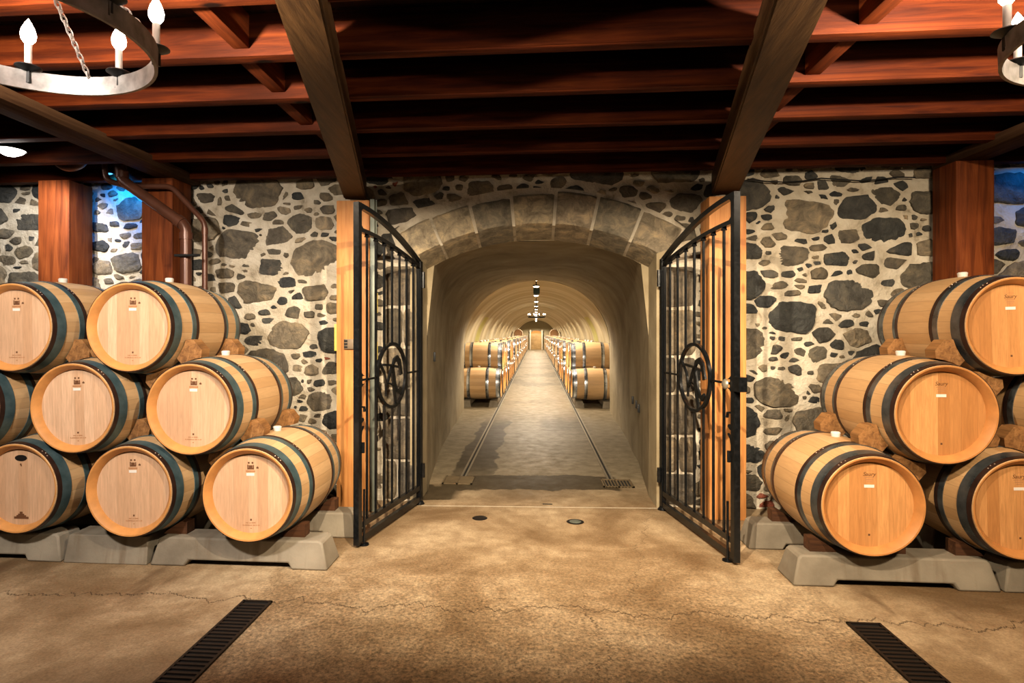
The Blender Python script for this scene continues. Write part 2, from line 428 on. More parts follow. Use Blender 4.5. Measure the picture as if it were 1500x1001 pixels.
# boarded ceiling, follows the slope of the joists
mb = MB(); y = WY + .3
while y > YB - .1:
    y2 = y - .19
    mb.add([(XL, y, zj(y)+.24), (XR, y, zj(y)+.24), (XR, y2+.008, zj(y2)+.24), (XL, y2+.008, zj(y2)+.24),
            (XL, y, zj(y)+.28), (XR, y, zj(y)+.28), (XR, y2+.008, zj(y2)+.28), (XL, y2+.008, zj(y2)+.28)],
           [(0,1,2,3), (4,7,6,5), (0,4,5,1), (3,2,6,7), (0,3,7,4), (1,5,6,2)])
    y = y2
mb.box(XL-.2, XR+.2, YB-.2, WY+.4, 3.95, 4.0)
mb.build('ceiling', M['board'], kind='structure', smooth=0)

# ---- stone wall with arch
RA = 2.30; ZC = .31; HALF = 1.10; ROUT = RA + .33
def noise1(a, seed): return sin(a*2+seed)*.5 + sin(a*5+seed*1.7)*.3 + sin(a*9+seed*2.9)*.2
def stones(x0, x1, z0, z1, seed, palette, arch=False, yface=WY):
    rnd = random.Random(seed); AX = .74
    sites = []; cell = {}
    def near(x, z, R):
        k = int(R/.2)+1; cx, cz = int(x/.2), int(z/.2)
        for i in range(cx-k, cx+k+1):
            for j in range(cz-k, cz+k+1):
                for s in cell.get((i, j), ()): yield s
    A = (x1-x0)*(z1-z0)*AX
    for r, dens in ((.185, 1.3), (.145, 2.6), (.104, 6), (.070, 15), (.044, 34), (.027, 46)):
        for _ in range(int(A*dens*3.2)):
            rr = r*rnd.uniform(.85, 1.15)
            x = rnd.uniform(x0*AX, x1*AX); z = rnd.uniform(z0, z1)
            if arch:
                wx = x/AX
                if abs(wx) < 1.75 and z < 2.95 and r > .13: continue
                if abs(wx) < 1.47 + rr/AX*.5 and z < 2.30: continue
                if sqrt(wx*wx + (z-ZC)**2) < ROUT + rr*.6 and abs(wx) < 1.32: continue
            if any((x-s[0])**2 + (z-s[1])**2 < (rr+s[2])**2*.74 for s in near(x, z, rr+.2)): continue
            s = (x, z, rr, len(sites)); sites.append(s); cell.setdefault((int(x/.2), int(z/.2)), []).append(s)
    mb = MB()
    for x, z, r, idx in sites:
        nb = [(s[0]-x, s[1]-z, s[2]) for s in near(x, z, r+.45) if s[3] != idx]
        m = rnd.uniform(.005, .017); cons = []
        for dx, dz, rj in nb:
            D = math.hypot(dx, dz); cons.append(((D*D + r*r - rj*rj)/(2*D) - m, math.atan2(dz, dx)))
        # a stone has a few flat sides of its own
        for q in range(rnd.choice((2, 3, 4, 4))):
            cons.append((r*rnd.uniform(.72, 1.4), rnd.uniform(0, 2*pi)))
        if rnd.random() < .75:
            cons.append((r*rnd.uniform(.58, .98), pi/2 + rnd.uniform(-.28, .28))); cons.append((r*rnd.uniform(.58, .98), -pi/2 + rnd.uniform(-.28, .28)))
        n = 40 if r > .08 else (24 if r > .05 else 14)
        sd = rnd.uniform(0, 50); ring = []
        for k in range(n):
            a = 2*pi*k/n; rho = r*2.0
            for d, th in cons:
                cth = cos(a-th)
                if cth > .05: rho = min(rho, d/cth)
            rho = max(rho, r*.35) * (1 + .035*noise1(a*1.0, sd) + .03*noise1(a*4, sd+3) + rnd.uniform(-.03, .03))
            px, pz = x + rho*cos(a), z + rho*sin(a)
            px /= AX
            if arch:
                if pz < 2.36 and abs(px) < HALF+.02: px = math.copysign(HALF+.02, px)
                q = sqrt(px*px + (pz-ZC)**2)
                if abs(px) < 1.33 and pz > 2.2 and q < ROUT+.02:
                    f = (ROUT+.02)/q; px, pz = px*f, ZC + (pz-ZC)*f
            pz = max(.01, min(z1+.05, pz)); ring.append((px, pz))
        cx = sum(p[0] for p in ring)/n; cz = sum(p[1] for p in ring)/n
        col = palette(rnd, r, x/AX, z)
        h = rnd.uniform(.006, .024)*(.6 + r*5); tx, tz = rnd.uniform(-.12, .12), rnd.uniform(-.12, .12)
        vs = []
        for sc, hh in ((1.0, -.012), (.97, h*.55), (.84, h*.95), (.5, h*1.08)):
            for k, (px, pz) in enumerate(ring):
                ux, uz = cx + (px-cx)*sc, cz + (pz-cz)*sc
                j = rnd.uniform(-.0035, .0035)
                vs.append((ux, yface - hh - (tx*(ux-cx) + tz*(uz-cz))*(hh > 0) - j, uz))
        vs.append((cx, yface - h*1.05, cz))
        fs = []
        for L in range(3):
            for k in range(n):
                fs.append((L*n+k, L*n+(k+1)%n, (L+1)*n+(k+1)%n, (L+1)*n+k))
        for k in range(n): fs.append((3*n+k, 3*n+(k+1)%n, 4*n))
        mb.add(vs, fs, 1, col)
    return mb
def pal(rnd, r, x, z):
    q = rnd.random()
    dark = [(.030, .032, .030), (.042, .043, .040), (.022, .025, .026), (.055, .052, .044)]
    tan = [(.12, .098, .066), (.16, .13, .085), (.10, .085, .062), (.19, .155, .105), (.085, .075, .055)]
    if r < .045 and q < .03: return (.20, .055, .03)
    if abs(x) < 1.48: pd = .25
    else: pd = .5 if x > 0 else .34
    c = rnd.choice(dark) if q < pd else rnd.choice(tan)
    k = rnd.uniform(.8, 1.25); return tuple(v*k for v in c)
mb = stones(XL, XR, 0.0, 3.36, 11, pal, True)
# mortar bed with the arch opening, plus the reveals
def arcpts(R, zc, half, n=28, dz=0):
    a0 = math.asin(half/R); return [(R*sin(-a0 + 2*a0*i/n), zc + R*cos(-a0 + 2*a0*i/n) + dz) for i in range(n+1)]
arc = arcpts(RA, ZC, HALF)
def mort(vs): mb.add(vs, [tuple(range(len(vs)))], 0, (1, 1, 1))
mort([(XL, WY, 0), (-HALF, WY, 0), (-HALF, WY, 3.5), (XL, WY, 3.5)])
mort([(HALF, WY, 0), (XR, WY, 0), (XR, WY, 3.5), (HALF, WY, 3.5)])
for i in range(len(arc)-1):
    a, b = arc[i], arc[i+1]
    mort([(a[0], WY, a[1]), (b[0], WY, b[1]), (b[0], WY, 3.5), (a[0], WY, 3.5)])
# big squared jamb stones either side of the opening
rnd = random.Random(5)
for sgn in (-1, 1):
    z = .01
    while z < 2.2:
        hh = rnd.uniform(.24, .46); hh = min(hh, 2.34-z)
        if hh < .1: break
        xs = [HALF+.03, 1.47] if rnd.random() < .55 else [HALF+.03, rnd.uniform(1.24, 1.34), 1.47]
        for xa, xb in zip(xs, xs[1:]):
            xa += .008; xb -= .008; z0_, z1_ = z+rnd.uniform(.006, .014), z+hh-rnd.uniform(.006, .016)
            n = 28; cx, cz = (xa+xb)/2, (z0_+z1_)/2; ring = []; sd = rnd.uniform(0, 9)
            for k in range(n):
                a = 2*pi*k/n; ca, sa = cos(a), sin(a); e = 7
                rr = (abs(ca)**e + abs(sa)**e)**(-1/e)*(1 + .025*noise1(a, sd) + rnd.uniform(-.015, .015))
                ring.append((cx + (xb-xa)/2*ca*rr, cz + (z1_-z0_)/2*sa*rr))
            c = rnd.choice([(.13, .105, .072), (.17, .14, .095), (.10, .085, .06), (.12, .10, .072), (.08, .07, .055)]); h = rnd.uniform(.012, .03); vs = []
            for sc, hh_ in ((1.0, -.01), (.97, h*.6), (.86, h), (.5, h*1.1)):
                for px, pz in ring: vs.append((sgn*(cx+(px-cx)*sc), WY-hh_-rnd.uniform(0, .004), cz+(pz-cz)*sc))
            vs.append((sgn*cx, WY-h*1.05, cz)); fs = []
            for L in range(3):
                for k in range(n): fs.append((L*n+k, L*n+(k+1)%n, (L+1)*n+(k+1)%n, (L+1)*n+k))
            for k in range(n): fs.append((3*n+k, 3*n+(k+1)%n, 4*n))
            mb.add(vs, fs, 1, c)
        z += hh
rnd = random.Random(5)
a_lim = math.asin(HALF/RA) + .045
cuts = [-a_lim]
while cuts[-1] < a_lim - .09: cuts.append(cuts[-1] + rnd.uniform(.115, .165))
cuts[-1] = a_lim
YV = 5.80; DROP = .085
for i in range(len(cuts)-1):
    a, b = cuts[i]+.006, cuts[i+1]-.006
    ro = RA + rnd.uniform(.25, .35); n = 7
    c = rnd.choice([(.27, .22, .15), (.32, .265, .18), (.23, .19, .13), (.19, .165, .12), (.30, .245, .17)])
    def P(r, an, y, dz=0):
        return (r*sin(an), y, ZC + r*cos(an) + dz)
    vs = []; fs = []
    rows = []
    bul = rnd.uniform(.02, .035)
    levels = [(RA, YV, -DROP, 0), (RA, WY, 0, 0), (RA+.015, WY-bul, 0, 0), (RA+.12, WY-bul-.012, 0, 0), (ro-.03, WY-bul, 0, 0), (ro, WY+.01, 0, 0)]
    for L, (r, y, dz, _) in enumerate(levels):
        for k in range(n+1):
            an = a + (b-a)*k/n
            ins = .018 if L in (3,) else 0
            jit = 0 if L < 2 else rnd.uniform(-.004, .004)
            vs.append(P(r + (jit*2 if L > 3 else 0), an, y + jit + (.012 if (k in (0, n) and 2 <= L <= 4) else 0), dz))
    for L in range(len(levels)-1):
        for k in range(n):
            fs.append((L*(n+1)+k, L*(n+1)+k+1, (L+1)*(n+1)+k+1, (L+1)*(n+1)+k))
    mb.add(vs, fs, 1, c)
# soffit backing
arcb = arcpts(RA, ZC, HALF, dz=-DROP)
for i in range(len(arc)-1):
    a, b, a2, b2 = arc[i], arc[i+1], arcb[i], arcb[i+1]
    mort([(a[0], WY, a[1]+.004), (b[0], WY, b[1]+.004), (b2[0], YV, b2[1]+.004), (a2[0], YV, a2[1]+.004)])
mb.build('wall_back', [M['mortar'], M['stone']], kind='structure', smooth=40)

# ---- vestibule (plastered passage) : a loft of superellipse arches
def lerp(a, b, t): return a + (b-a)*t
def half_at(y):
    t = (y-YV)/(12-YV); t = max(0, min(1, t))
    pts = [(0, 1.10), (.06, 1.14), (.26, 1.27), (.6, 1.40), (1, 1.50)]
    for (a, va), (b, vb) in zip(pts, pts[1:]):
        if t <= b: return lerp(va, vb, (t-a)/(b-a))
    return 1.5
def prof(y, n=40):
    t = max(0, min(1, (y-YV)/(12-YV))); ts = t**.55
    a = half_at(y); zs = lerp(1.25, 1.25, t); top = lerp(2.52, 2.68, t); b = top-zs; e = lerp(5.5, 2.15, ts)
    out = [(-a, 0), (-a, zs*.5)]
    for i in range(n+1):
        th = pi - pi*i/n; cc, ss = cos(th), sin(th)
        out.append((math.copysign(abs(cc)**(2/e), cc)*a, zs + abs(ss)**(2/e)*b))
    out += [(a, zs*.5), (a, 0)]
    return out
mb = MB(); ys = [YV + (12-YV)*(i/26)**1.2 for i in range(27)]
rows = [prof(y) for y in ys]; w = len(rows[0]); vs = []; fs = []
for y, r in zip(ys, rows):
    for j, (px, pz) in enumerate(r):
        k = .012*sin(y*3.1+px*4)*sin(pz*3+y)
        vs.append((px*(1+k*.6), y, pz*(1+k*.3)))
for i in range(len(rows)-1):
    for j in range(w-1): fs.append((i*w+j, i*w+j+1, (i+1)*w+j+1, (i+1)*w+j))
mb.add(vs, fs)
# jambs of the opening, same plaster
for sgn in (-1, 1):
    x = sgn*HALF
    mb.add([(x, WY-.03, 0), (x, YV, 0), (x, YV, 2.30), (x, WY-.03, 2.33)], [(0,1,2,3)])
    mb.add([(x, WY-.03, 0), (x, WY-.03, 2.33), (x+sgn*.09, WY-.03, 2.36), (x+sgn*.09, WY-.03, 0)], [(0,1,2,3)])
    mb.add([(x+sgn*.09, WY-.03, 2.36), (x+sgn*.09, WY-.03, 0), (x+sgn*.09, WY+.02, 0), (x+sgn*.09, WY+.02, 2.36)], [(0,1,2,3)])
# closing ring between the soffit of the arch and the vault
for i in range(len(arcb)-1):
    a, b = arcb[i], arcb[i+1]
    def vz(x):
        x = max(-1.0999, min(1.0999, x)); return 1.25 + 1.27*(1-(abs(x)/1.1)**5.5)**(1/5.5)
    mb.add([(a[0], YV, a[1]+.05), (b[0], YV, b[1]+.05), (b[0], YV, min(b[1], vz(b[0]))), (a[0], YV, min(a[1], vz(a[0])))], [(0,1,2,3)])
mb.build('wall_vestibule', M['plaster'], kind='structure', smooth=60)

# ---- the long tunnel
TY0, TY1 = 12.0, 56.0
mb = MB(); vs = []; fs = []; nseg = 44; ny = 176
def tprof(y):
    k = 1 + .014*sin(y*1.9) + .010*sin(y*4.3+1) + .006*sin(y*9.1)
    out = []
    a, zs, b = 1.92*k, 1.1, 1.74*k
    out.append((-a*.98, 0))
    for i in range(nseg+1):
        th = pi - pi*i/nseg; out.append((a*cos(th), zs + b*sin(th)))
    out.append((a*.98, 0)); return out
wv = nseg+3
for i in range(ny+1):
    y = TY0 + (TY1-TY0)*i/ny
    for (px, pz) in tprof(y): vs.append((px, y, pz))
for i in range(ny):
    for j in range(wv-1): fs.append((i*wv+j, i*wv+j+1, (i+1)*wv+j+1, (i+1)*wv+j))
mb.add(vs, fs)
# annular face joining the passage mouth to the wider tunnel
inner = prof(12.0, nseg); inner = [inner[0]] + inner[2:-2] + [inner[-1]]; outer = tprof(TY0)
vs = [(p[0], 12.0, p[1]) for p in inner] + [(p[0], 12.0, p[1]) for p in outer]; n = len(inner)
mb.add(vs, [(j, j+1, n+j+1, n+j) for j in range(n-1)])
mb.build('wall_tunnel', M['shotcrete'], kind='structure', smooth=60)
# end wall with door
mb = MB(); mb.box(-2.3, 2.3, TY1, TY1+.2, 0, 3.2); mb.build('wall_end', M['shotcrete'], kind='structure', smooth=0)
d = MB(); d.box(-.50, .50, TY1-.10, TY1-.02, .0, 1.55, ch=.01)
for k in range(1, 6): d.box(-.48, .48, TY1-.108, TY1-.10, k*.26, k*.26+.02)
door = d.build('door_1', M['doorwood'], kind='structure')
m = MB(); pts = [(-.50, 1.56), (.50, 1.56)] + [(.50*cos(a), 1.56+.26*sin(a)) for a in [pi*i/12 for i in range(13)]]
m.prism(pts, lambda p, t: (p[0], TY1-.10+.08*t, p[1])); m.build('transom', M['dooroak'], parent=door, label='orange arched panel over the door')
for s in (-1, 1):
    m = MB(); m.box(s*.57-.06, s*.57+.06, TY1-.35, TY1-.1, 0, 1.7, ch=.02); m.lathe([(0, 1.92), (.09, 1.86), (.1, 1.75), (.07, 1.7), (0, 1.7)], 12, c=(s*.57, TY1-.22, 0))
    m.build('stone_pillar', M['palestone'], label='pale round-topped pillar on the %s of the far tunnel door' % ('left' if s < 0 else 'right'), cat='pillar')

# ------------------------------------------------------------------ timber
ordn = ['first', 'second', 'third', 'fourth', 'fifth', 'sixth', 'seventh', 'eighth', 'ninth', 'tenth', 'eleventh', 'twelfth', 'thirteenth', 'fourteenth', 'fifteenth', 'sixteenth', 'seventeenth']
JY = [5.27 - .53*i for i in range(16)]
XJL = XL
for i, y in enumerate(JY):
    z = zj(y); m = MB()
    m.box(XL, XR, y-.045, y+.045, z, z+.235, ch=.006)
    m.build('ceiling_joist', M['joist'], origin=(0, y, z), label='long red-stained ceiling joist, the %s out from the stone wall' % ordn[i], cat='joist', group='joists across the ceiling')
    if 1 <= i <= 9:
        for sx in (-1, 1):
            m = MB(); x = sx*1.66 + .03*((i*7) % 3-1)
            m.box(x-.045, x+.045, y+.047, JY[i-1]-.047, z+.02, z+.21, ch=.004)
            m.build('joist_blocking', M['block'], origin=(x, y+.26, z+.1),
                    label='short wooden blocking between the %s and %s joists, %s of the %s beam' % (ordn[i-1], ordn[i], 'just left' if sx < 0 else 'just right', 'left' if sx < 0 else 'right'), cat='blocking', group='blocking between the joists')
# the two big beams that run from the inner posts towards the viewer
def big_beam(P, Q, w, lab):
    P = Vector(P); Q = Vector(Q); d = Q-P; Q2 = P + d*2.0
    m = MB(); m.beam(P + Vector((0, 0, .10)), Q2 + Vector((0, 0, .10)), w, .20, ch=.012)
    return m.build('ceiling_beam', M['beam'], origin=tuple(P), label=lab, cat='beam')
big_beam((-1.65, 5.20, 2.815), (-1.03, 2.45, 3.03), .20, 'heavy brown timber beam from the left orange post up to the ceiling')
big_beam((1.64, 5.20, 2.80), (1.13, 2.55, 3.03), .22, 'heavy brown timber beam from the right orange post up to the ceiling')
for s, lab in ((-1, 'left'), (1, 'right')):
    x = -3.37 if s < 0 else 3.60
    m = MB(); m.box(x-.12, x+.12, -2.8, 5.40, 3.03, 3.115, ch=.01)
    m.build('ceiling_girder', M['girder'], origin=(x, 1.3, 2.9), label='dark timber girder carrying the joists over the %s barrel stack' % lab, cat='girder')
def post(x0, x1, y0, y1, z1, mat, lab, name='timber_post'):
    m = MB(); m.box(x0, x1, y0, y1, 0, z1, ch=.01)
    return m.build(name, mat, origin=((x0+x1)/2, (y0+y1)/2, 0), label=lab, cat='post')
pl = post(-1.79, -1.49, 5.09, 5.36, 2.79, M['post_pine'], 'orange pine post behind the open left gate')
pr = post(1.475, 1.785, 5.09, 5.36, 2.77, M['post_pine'], 'orange pine post behind the open right gate')
post(-3.63, -3.33, 5.09, 5.38, 3.03, M['post_red'], 'red-brown timber post behind the brown pipes')
post(-4.65, -4.34, 5.09, 5.38, 3.03, M['post_red'], 'cracked red-brown timber post farthest left by the bright wall')
post(3.47, 3.77, 5.09, 5.38, 3.03, M['post_red'], 'red-brown timber post behind the right barrel stack')
# split in that post
m = MB(); m.box(-1.715, -1.625, 5.068, 5.09, 1.455, 1.545, ch=.006)
o = reparent(m.build('junction_box', M['boxgrey'], origin=(-1.67, 5.09, 1.5), label='small grey metal box'), pl)
m = MB()
for k in range(3): m.box(-1.71, -1.68, 5.062, 5.068, 1.467+k*.027, 1.482+k*.027)
_t = m.build('terminal', M['darkiron'], origin=(-1.695, 5.065, 1.5)); _t.parent = o; _t.location = (-.025, -.025, 0)
m = MB(); m.box(-1.812, -1.791, 5.10, 5.20, 1.44, 1.68, ch=.002)
reparent(m.build('yellow_tag', M['yellow'], origin=(-1.80, 5.15, 1.5), label='yellow tag'), pl)
m = MB(); m.box(-1.484, -1.444, 5.10, 5.15, 0, 2.8, ch=.003); m.box(-1.444, -1.434, 5.14, 5.15, 0, 2.8)
ch = m.build('metal_channel', M['channel'], origin=(-1.46, 5.12, 0), label='grey-green metal channel standing against the left orange post', cat='channel')
for a, b in ((1.78, 1.96), (1.32, 1.52)):
    m = MB(); m.box(-1.438, -1.424, 5.125, 5.139, a, b); reparent(m.build('yellow_strip', M['yellow'], origin=(-1.43, 5.13, a)), ch)

# ------------------------------------------------------------------ pipes
def arcpath(pts, r=.06, n=6):
    pts = [Vector(p) for p in pts]; out = [pts[0]]
    for i in range(1, len(pts)-1):
        a, b, c = pts[i-1], pts[i], pts[i+1]
        u = (a-b); v = (c-b); k = min(r, u.length*.45, v.length*.45); u = u.normalized()*k; v = v.normalized()*k
        for j in range(n+1):
            q = j/n; out.append((b+u)*(1-q)**2 + b*2*q*(1-q) + (b+v)*q*q)
    out.append(pts[-1]); return out
YP = 4.93
def pipe(pts, r, lab, collars=()):
    e = empty('drain_pipe', pts[-1], label=lab, cat='pipe')
    m = MB(); m.tube(arcpath(pts), r, 16)
    reparent(m.build('tube', M['pipe'], origin=tuple(pts[-1])), e)
    for (p, d) in collars:
        m = MB(); p = Vector(p); d = Vector(d).normalized()*.03; m.tube([p-d, p+d], r*1.16, 16)
        reparent(m.build('collar', M['pipe'], origin=tuple(p)), e)
    return e
pipe([(-3.72, YP, 3.14), (-3.70, YP, 2.97), (-3.10, YP, 2.55), (-3.10, YP, 0.0)], .048, 'wide brown drain pipe slanting down past the red-brown post',
     [((-3.70, YP, 3.02), (0,0,1)), ((-3.16, YP, 2.59), (.6,0,-.42)), ((-3.10, YP, 2.46), (0,0,1))])
pipe([(-3.88, YP+.02, 3.15), (-3.87, YP+.02, 2.98), (-3.70, YP+.06, 2.93), (-3.30, YP+.10, 2.93), (-2.985, YP+.10, 2.60), (-2.985, YP+.10, 0)], .024,
     'thin brown pipe running beside the wide drain pipe', [((-3.68, YP+.06, 2.93), (1,0,0)), ((-2.985, YP+.10, 2.52), (0,0,1))])
pipe([(-4.36, YP, 3.36), (-4.36, YP, 3.24), (-4.30, YP, 3.13), (-4.19, YP, 3.09), (-4.08, YP, 3.13), (-4.03, YP, 3.24), (-4.03, YP, 3.36)], .042,
     'brown U-shaped pipe trap under the ceiling beside the leftmost post', [((-4.36, YP, 3.25), (0,0,1))])
m = MB(); m.tube([(-3.16, 4.86, 2.28), (-2.93, 4.86, 2.28)], .012, 8); m.tube([(-3.16, 4.86, 2.28), (-3.16, 5.09, 2.28)], .008, 6)
m.build('pipe_bracket', M['darkiron'], origin=(-3.1, 4.9, 2.28), label='dark iron bracket holding the brown pipes to the post', cat='bracket')
# wires
m = MB(); pts = [(1.9 + i*.16, WY-.05, 2.99 - .035*abs(sin(i*.75))) for i in range(10)]
m.tube(pts, .006, 6); m.build('cable', M['darkiron'], label='thin dark cable strung along the top of the right stone wall', cat='cable')

# ------------------------------------------------------------------ gates
def gate(P0, P1, side):
    e = empty('iron_gate', (P1[0], P1[1], 0), label='open black wrought-iron gate standing on the %s of the arch%s' % (side, ', with a round latch knob' if side == 'right' else ''), cat='gate')
    P0 = Vector((*P0, 0)); P1 = Vector((*P1, 0)); D = P1-P0; W = D.length; dn = D.normalized(); nrm = Vector((-dn.y, dn.x, 0))
    if nrm.y > 0: nrm = -nrm
    def T(s, z, o=0): return P0 + D*s + Vector((0, 0, z)) + nrm*o
    def bar(name, pts, w, lab=None, n=8, extra=None):
        m = MB(); m.tube(pts, w, n)
        if extra: extra(m)
        o = m.build(name, M['iron'], origin=(P1[0], P1[1], 0)); o.parent = e; o.location = (0,0,0)
        if lab: o['label'] = lab
        return o
    def flat(pts, wid, th, m, closed=False):
        """flat strip: rectangular section, wid in the gate plane, th across"""
        n = len(pts); vs = []
        for i, (s, z) in enumerate(pts):
            a = pts[(i-1) % n] if (closed or i) else pts[i]; b = pts[(i+1) % n] if (closed or i < n-1) else pts[i]
            ds, dz = (b[0]-a[0])*W, b[1]-a[1]; L = math.hypot(ds, dz) or 1; ns, nz = -dz/L/W, ds/L
            ww = wid[i] if isinstance(wid, (list, tuple)) else wid
            for q, o in ((.5, -.5), (.5, .5), (-.5, .5), (-.5, -.5)):
                vs.append(T(s+ns*ww*q, z+nz*ww*q, th*o))
        fs = []
        for i in range(n if closed else n-1):
            j = (i+1) % n
            for k in range(4): fs.append((i*4+k, i*4+(k+1)%4, j*4+(k+1)%4, j*4+k))
        if not closed: fs += [(3,2,1,0), (4*n-4, 4*n-3, 4*n-2, 4*n-1)]
        m.add(vs, fs)
    def part(name, fn, lab=None):
        m = MB(); fn(m); o = m.build(name, M['iron'], origin=(P1[0], P1[1], 0)); o.parent = e; o.location = (0,0,0)
        if lab: o['label'] = lab
        return o
    def up(s): return 2.555 - .30*s**1.75          # upper arched rail
    def lo(s): return 2.375 - .165*s**1.8          # lower arched rail
    S = 22
    # frame stiles
    part('stile', lambda m: flat([(0, .02), (0, 2.575)], .048, .045, m), 'outer stile')
    part('stile', lambda m: flat([(1, .02), (1, 2.27)], .048, .045, m), 'hinge stile')
    part('stile', lambda m: flat([(.975-.012, .15), (.975-.012, 2.19)], .018, .02, m))
    part('arched_rail', lambda m: flat([(i/S, up(i/S)) for i in range(S+1)], .04, .036, m))
    part('arched_rail', lambda m: flat([(i/S, lo(i/S)) for i in range(S+1)], .032, .036, m))
    part('bottom_rail', lambda m: flat([(0, .05), (1, .05)], .05, .036, m))
    part('bottom_rail', lambda m: flat([(0, .16), (1, .155)], .045, .036, m))
    CS, CZ, CR = .5, 1.245, .265
    for k in range(7):
        s = .125*(k+1)
        ds = abs(s-CS)*W
        def f(m, s=s, ds=ds):
            top = lo(s)
            if ds < CR:
                h = sqrt(CR*CR-ds*ds)
                part('bar', lambda m2: flat([(s, .16), (s, CZ-h)], .016, .016, m2)); flat([(s, CZ+h), (s, top)], .016, .016, m)
            else: flat([(s, .16), (s, top)], .016, .016, m)
            flat([(s-.012, top-.035), (s+.0, top-.012), (s+.012, top-.035)], .008, .03, m)
        part('bar', f)
    part('cross_bar', lambda m: flat([(0, CZ), (CS-CR/W, CZ)], .016, .016, m)); part('cross_bar', lambda m: flat([(CS+CR/W, CZ), (1, CZ)], .016, .016, m))
    # fillets that round off the outer corners
    def fil(m):
        for (s0, z0, ds, dz) in ((.018, up(0)-.01, 1, -1), (.018, lo(0)+.01, 1, 1), (.018, CZ+.03, 1, 1), (.018, CZ-.03, 1, -1)):
            r = .075; pts = []
            c = (s0*W + ds*r, z0 + dz*r)
            arc_ = [(c[0] - ds*r*cos(a), c[1] - dz*r*sin(a)) for a in [pi/2*i/6 for i in range(7)]]
            poly = [(s0*W, z0)] + arc_
            m.prism([(p[0]/W, p[1]) for p in poly], lambda p, t: T(p[0], p[1], -.014+.028*t))
    part('corner_fillet', fil)
    part('lock_plate', lambda m: flat([(.01, CZ-.03), (.01, CZ+.03)], .07, .03, m))
    # monogram medallion
    def ring(m): flat([(CS + CR*cos(a)/W, CZ + CR*sin(a)) for a in [2*pi*i/48 for i in range(48)]], .026, .024, m, True)
    med = part('medallion', ring, 'round iron medallion with a monogram')
    def mono(m):
        def q(pts, wid, smooth=0):
            P_ = [(CS + _f*x*CR/W, CZ + z*CR) for x, z in pts]; flat(P_, wid, .016, m)
        _f = -1 if side == 'right' else 1
        q([(-.92, .55), (-.72, .30), (-.55, .12), (-.47, -.05), (-.42, -.30), (-.43, -.62)], [.01, .018, .016, .014, .024, .010])
        q([(-.62, .36), (-.1, .32), (.42, .24)], .02)
        q([(-.02, .28), (-.20, -.02), (-.40, -.34)], [.03, .026, .012])
        q([(.02, .28), (.06, -.1), (.16, -.55), (.27, -.92)], [.045, .035, .03, .018])
        q([(-.42, -.22), (-.22, -.24), (-.02, -.30), (.1, -.34)], .014)
        C = [(.66, -.02), (.60, .18), (.52, .42), (.36, .52), (.16, .47), (.04, .30)]
        q(C, [.045, .035, .05, .055, .04, .02])
        q([(.04, .30), (.14, .0), (.22, -.30), (.36, -.52), (.52, -.58), (.66, -.46)], [.02, .02, .022, .03, .045, .03])
    o = part('monogram', mono); o.parent = med
    # drop rods with floor plates, small latches
    part('drop_rod', lambda m: (m.tube([T(.055, -.0, .02) , T(.055, .42, .02)], .009, 8), m.lathe([(0, .012), (.035, .010), (.038, 0)], 14, c=tuple(T(.055, 0, .02)))))
    part('hinge_foot', lambda m: m.lathe([(0, .03), (.03, .028), (.045, .006), (.05, 0)], 16, c=tuple(T(1.0, 0))))
    part('hinge', lambda m: m.tube([T(1.0, 2.02, .035), T(1.0, 2.17, .035)], .02, 10)); part('hinge', lambda m: m.tube([T(1.0, .25, .035), T(1.0, .38, .035)], .02, 10))
    def latch(m):
        flat([(.03, 1.045), (.085, 1.035), (.09, 1.0)], .014, .016, m); flat([(.03, .93), (.06, .95)], .02, .03, m)
        flat([(.035, .80), (.05, .86), (.075, .89)], .012, .012, m)
        m.tube([T(.03, .70, .028), T(.03, .78, .028)], .012, 8)
    part('latch', latch)
    if side == 'right':
        m = MB()
        kc = T(.062, CZ-.005, .03)
        vs0 = MB().lathe([(0, .022), (.02, .02), (.034, .010), (.038, 0), (.0, 0)], 20)
        R = Vector((0,0,1)).rotation_difference(nrm).to_matrix()
        vv = [kc + R @ Vector(p) for p in vs0.v]; m.add(vv, vs0.f)
        o = m.build('latch_knob', M['strip'], origin=(P1[0], P1[1], 0)); o.parent = e; o.location = (0,0,0); o['label'] = 'round pewter latch knob'
        part('lock_box', lambda m: flat([(-.045, CZ-.045), (-.045, CZ+.055)], .085, .06, m))
    return e
gate((-1.327, 4.236), (-1.09, 5.37), 'left')
gate((1.372, 4.125), (1.145, 5.36), 'right')

# ------------------------------------------------------------------ barrels
BL, BR, BH = .95, .350, .306
def rad(y): return BR - (BR-BH)*(abs(y)/(BL/2))**1.9
def staves_mb(n=72):
    ys = [-BL/2 + BL*i/24 for i in range(25)]
    p = [(.262, -BL/2+.056), (.268, -BL/2+.030), (BH-.012, -BL/2+.001), (BH-.003, -BL/2), (BH, -BL/2+.004)] + [(rad(y), y) for y in ys[1:-1]]
    p += [(BH, BL/2-.004), (BH-.003, BL/2), (BH-.012, BL/2-.001), (.268, BL/2-.030), (.262, BL/2-.056)]
    return p
HOOPS = [(-.468, -.438, 'brown'), (-.436, -.370, 'teal'), (-.262, -.222, 'teal'), (-.220, -.192, 'brown'),
         (.150, .180, 'brown'), (.182, .215, 'teal'), (.370, .436, 'teal'), (.438, .468, 'brown')]
def hoop_prof(a, b, t=.0045):
    n = 4; o = [(rad(a)-.002, a)] + [(rad(a + (b-a)*i/n)+t, a + (b-a)*i/n) for i in range(n+1)] + [(rad(b)-.002, b)]
    return o
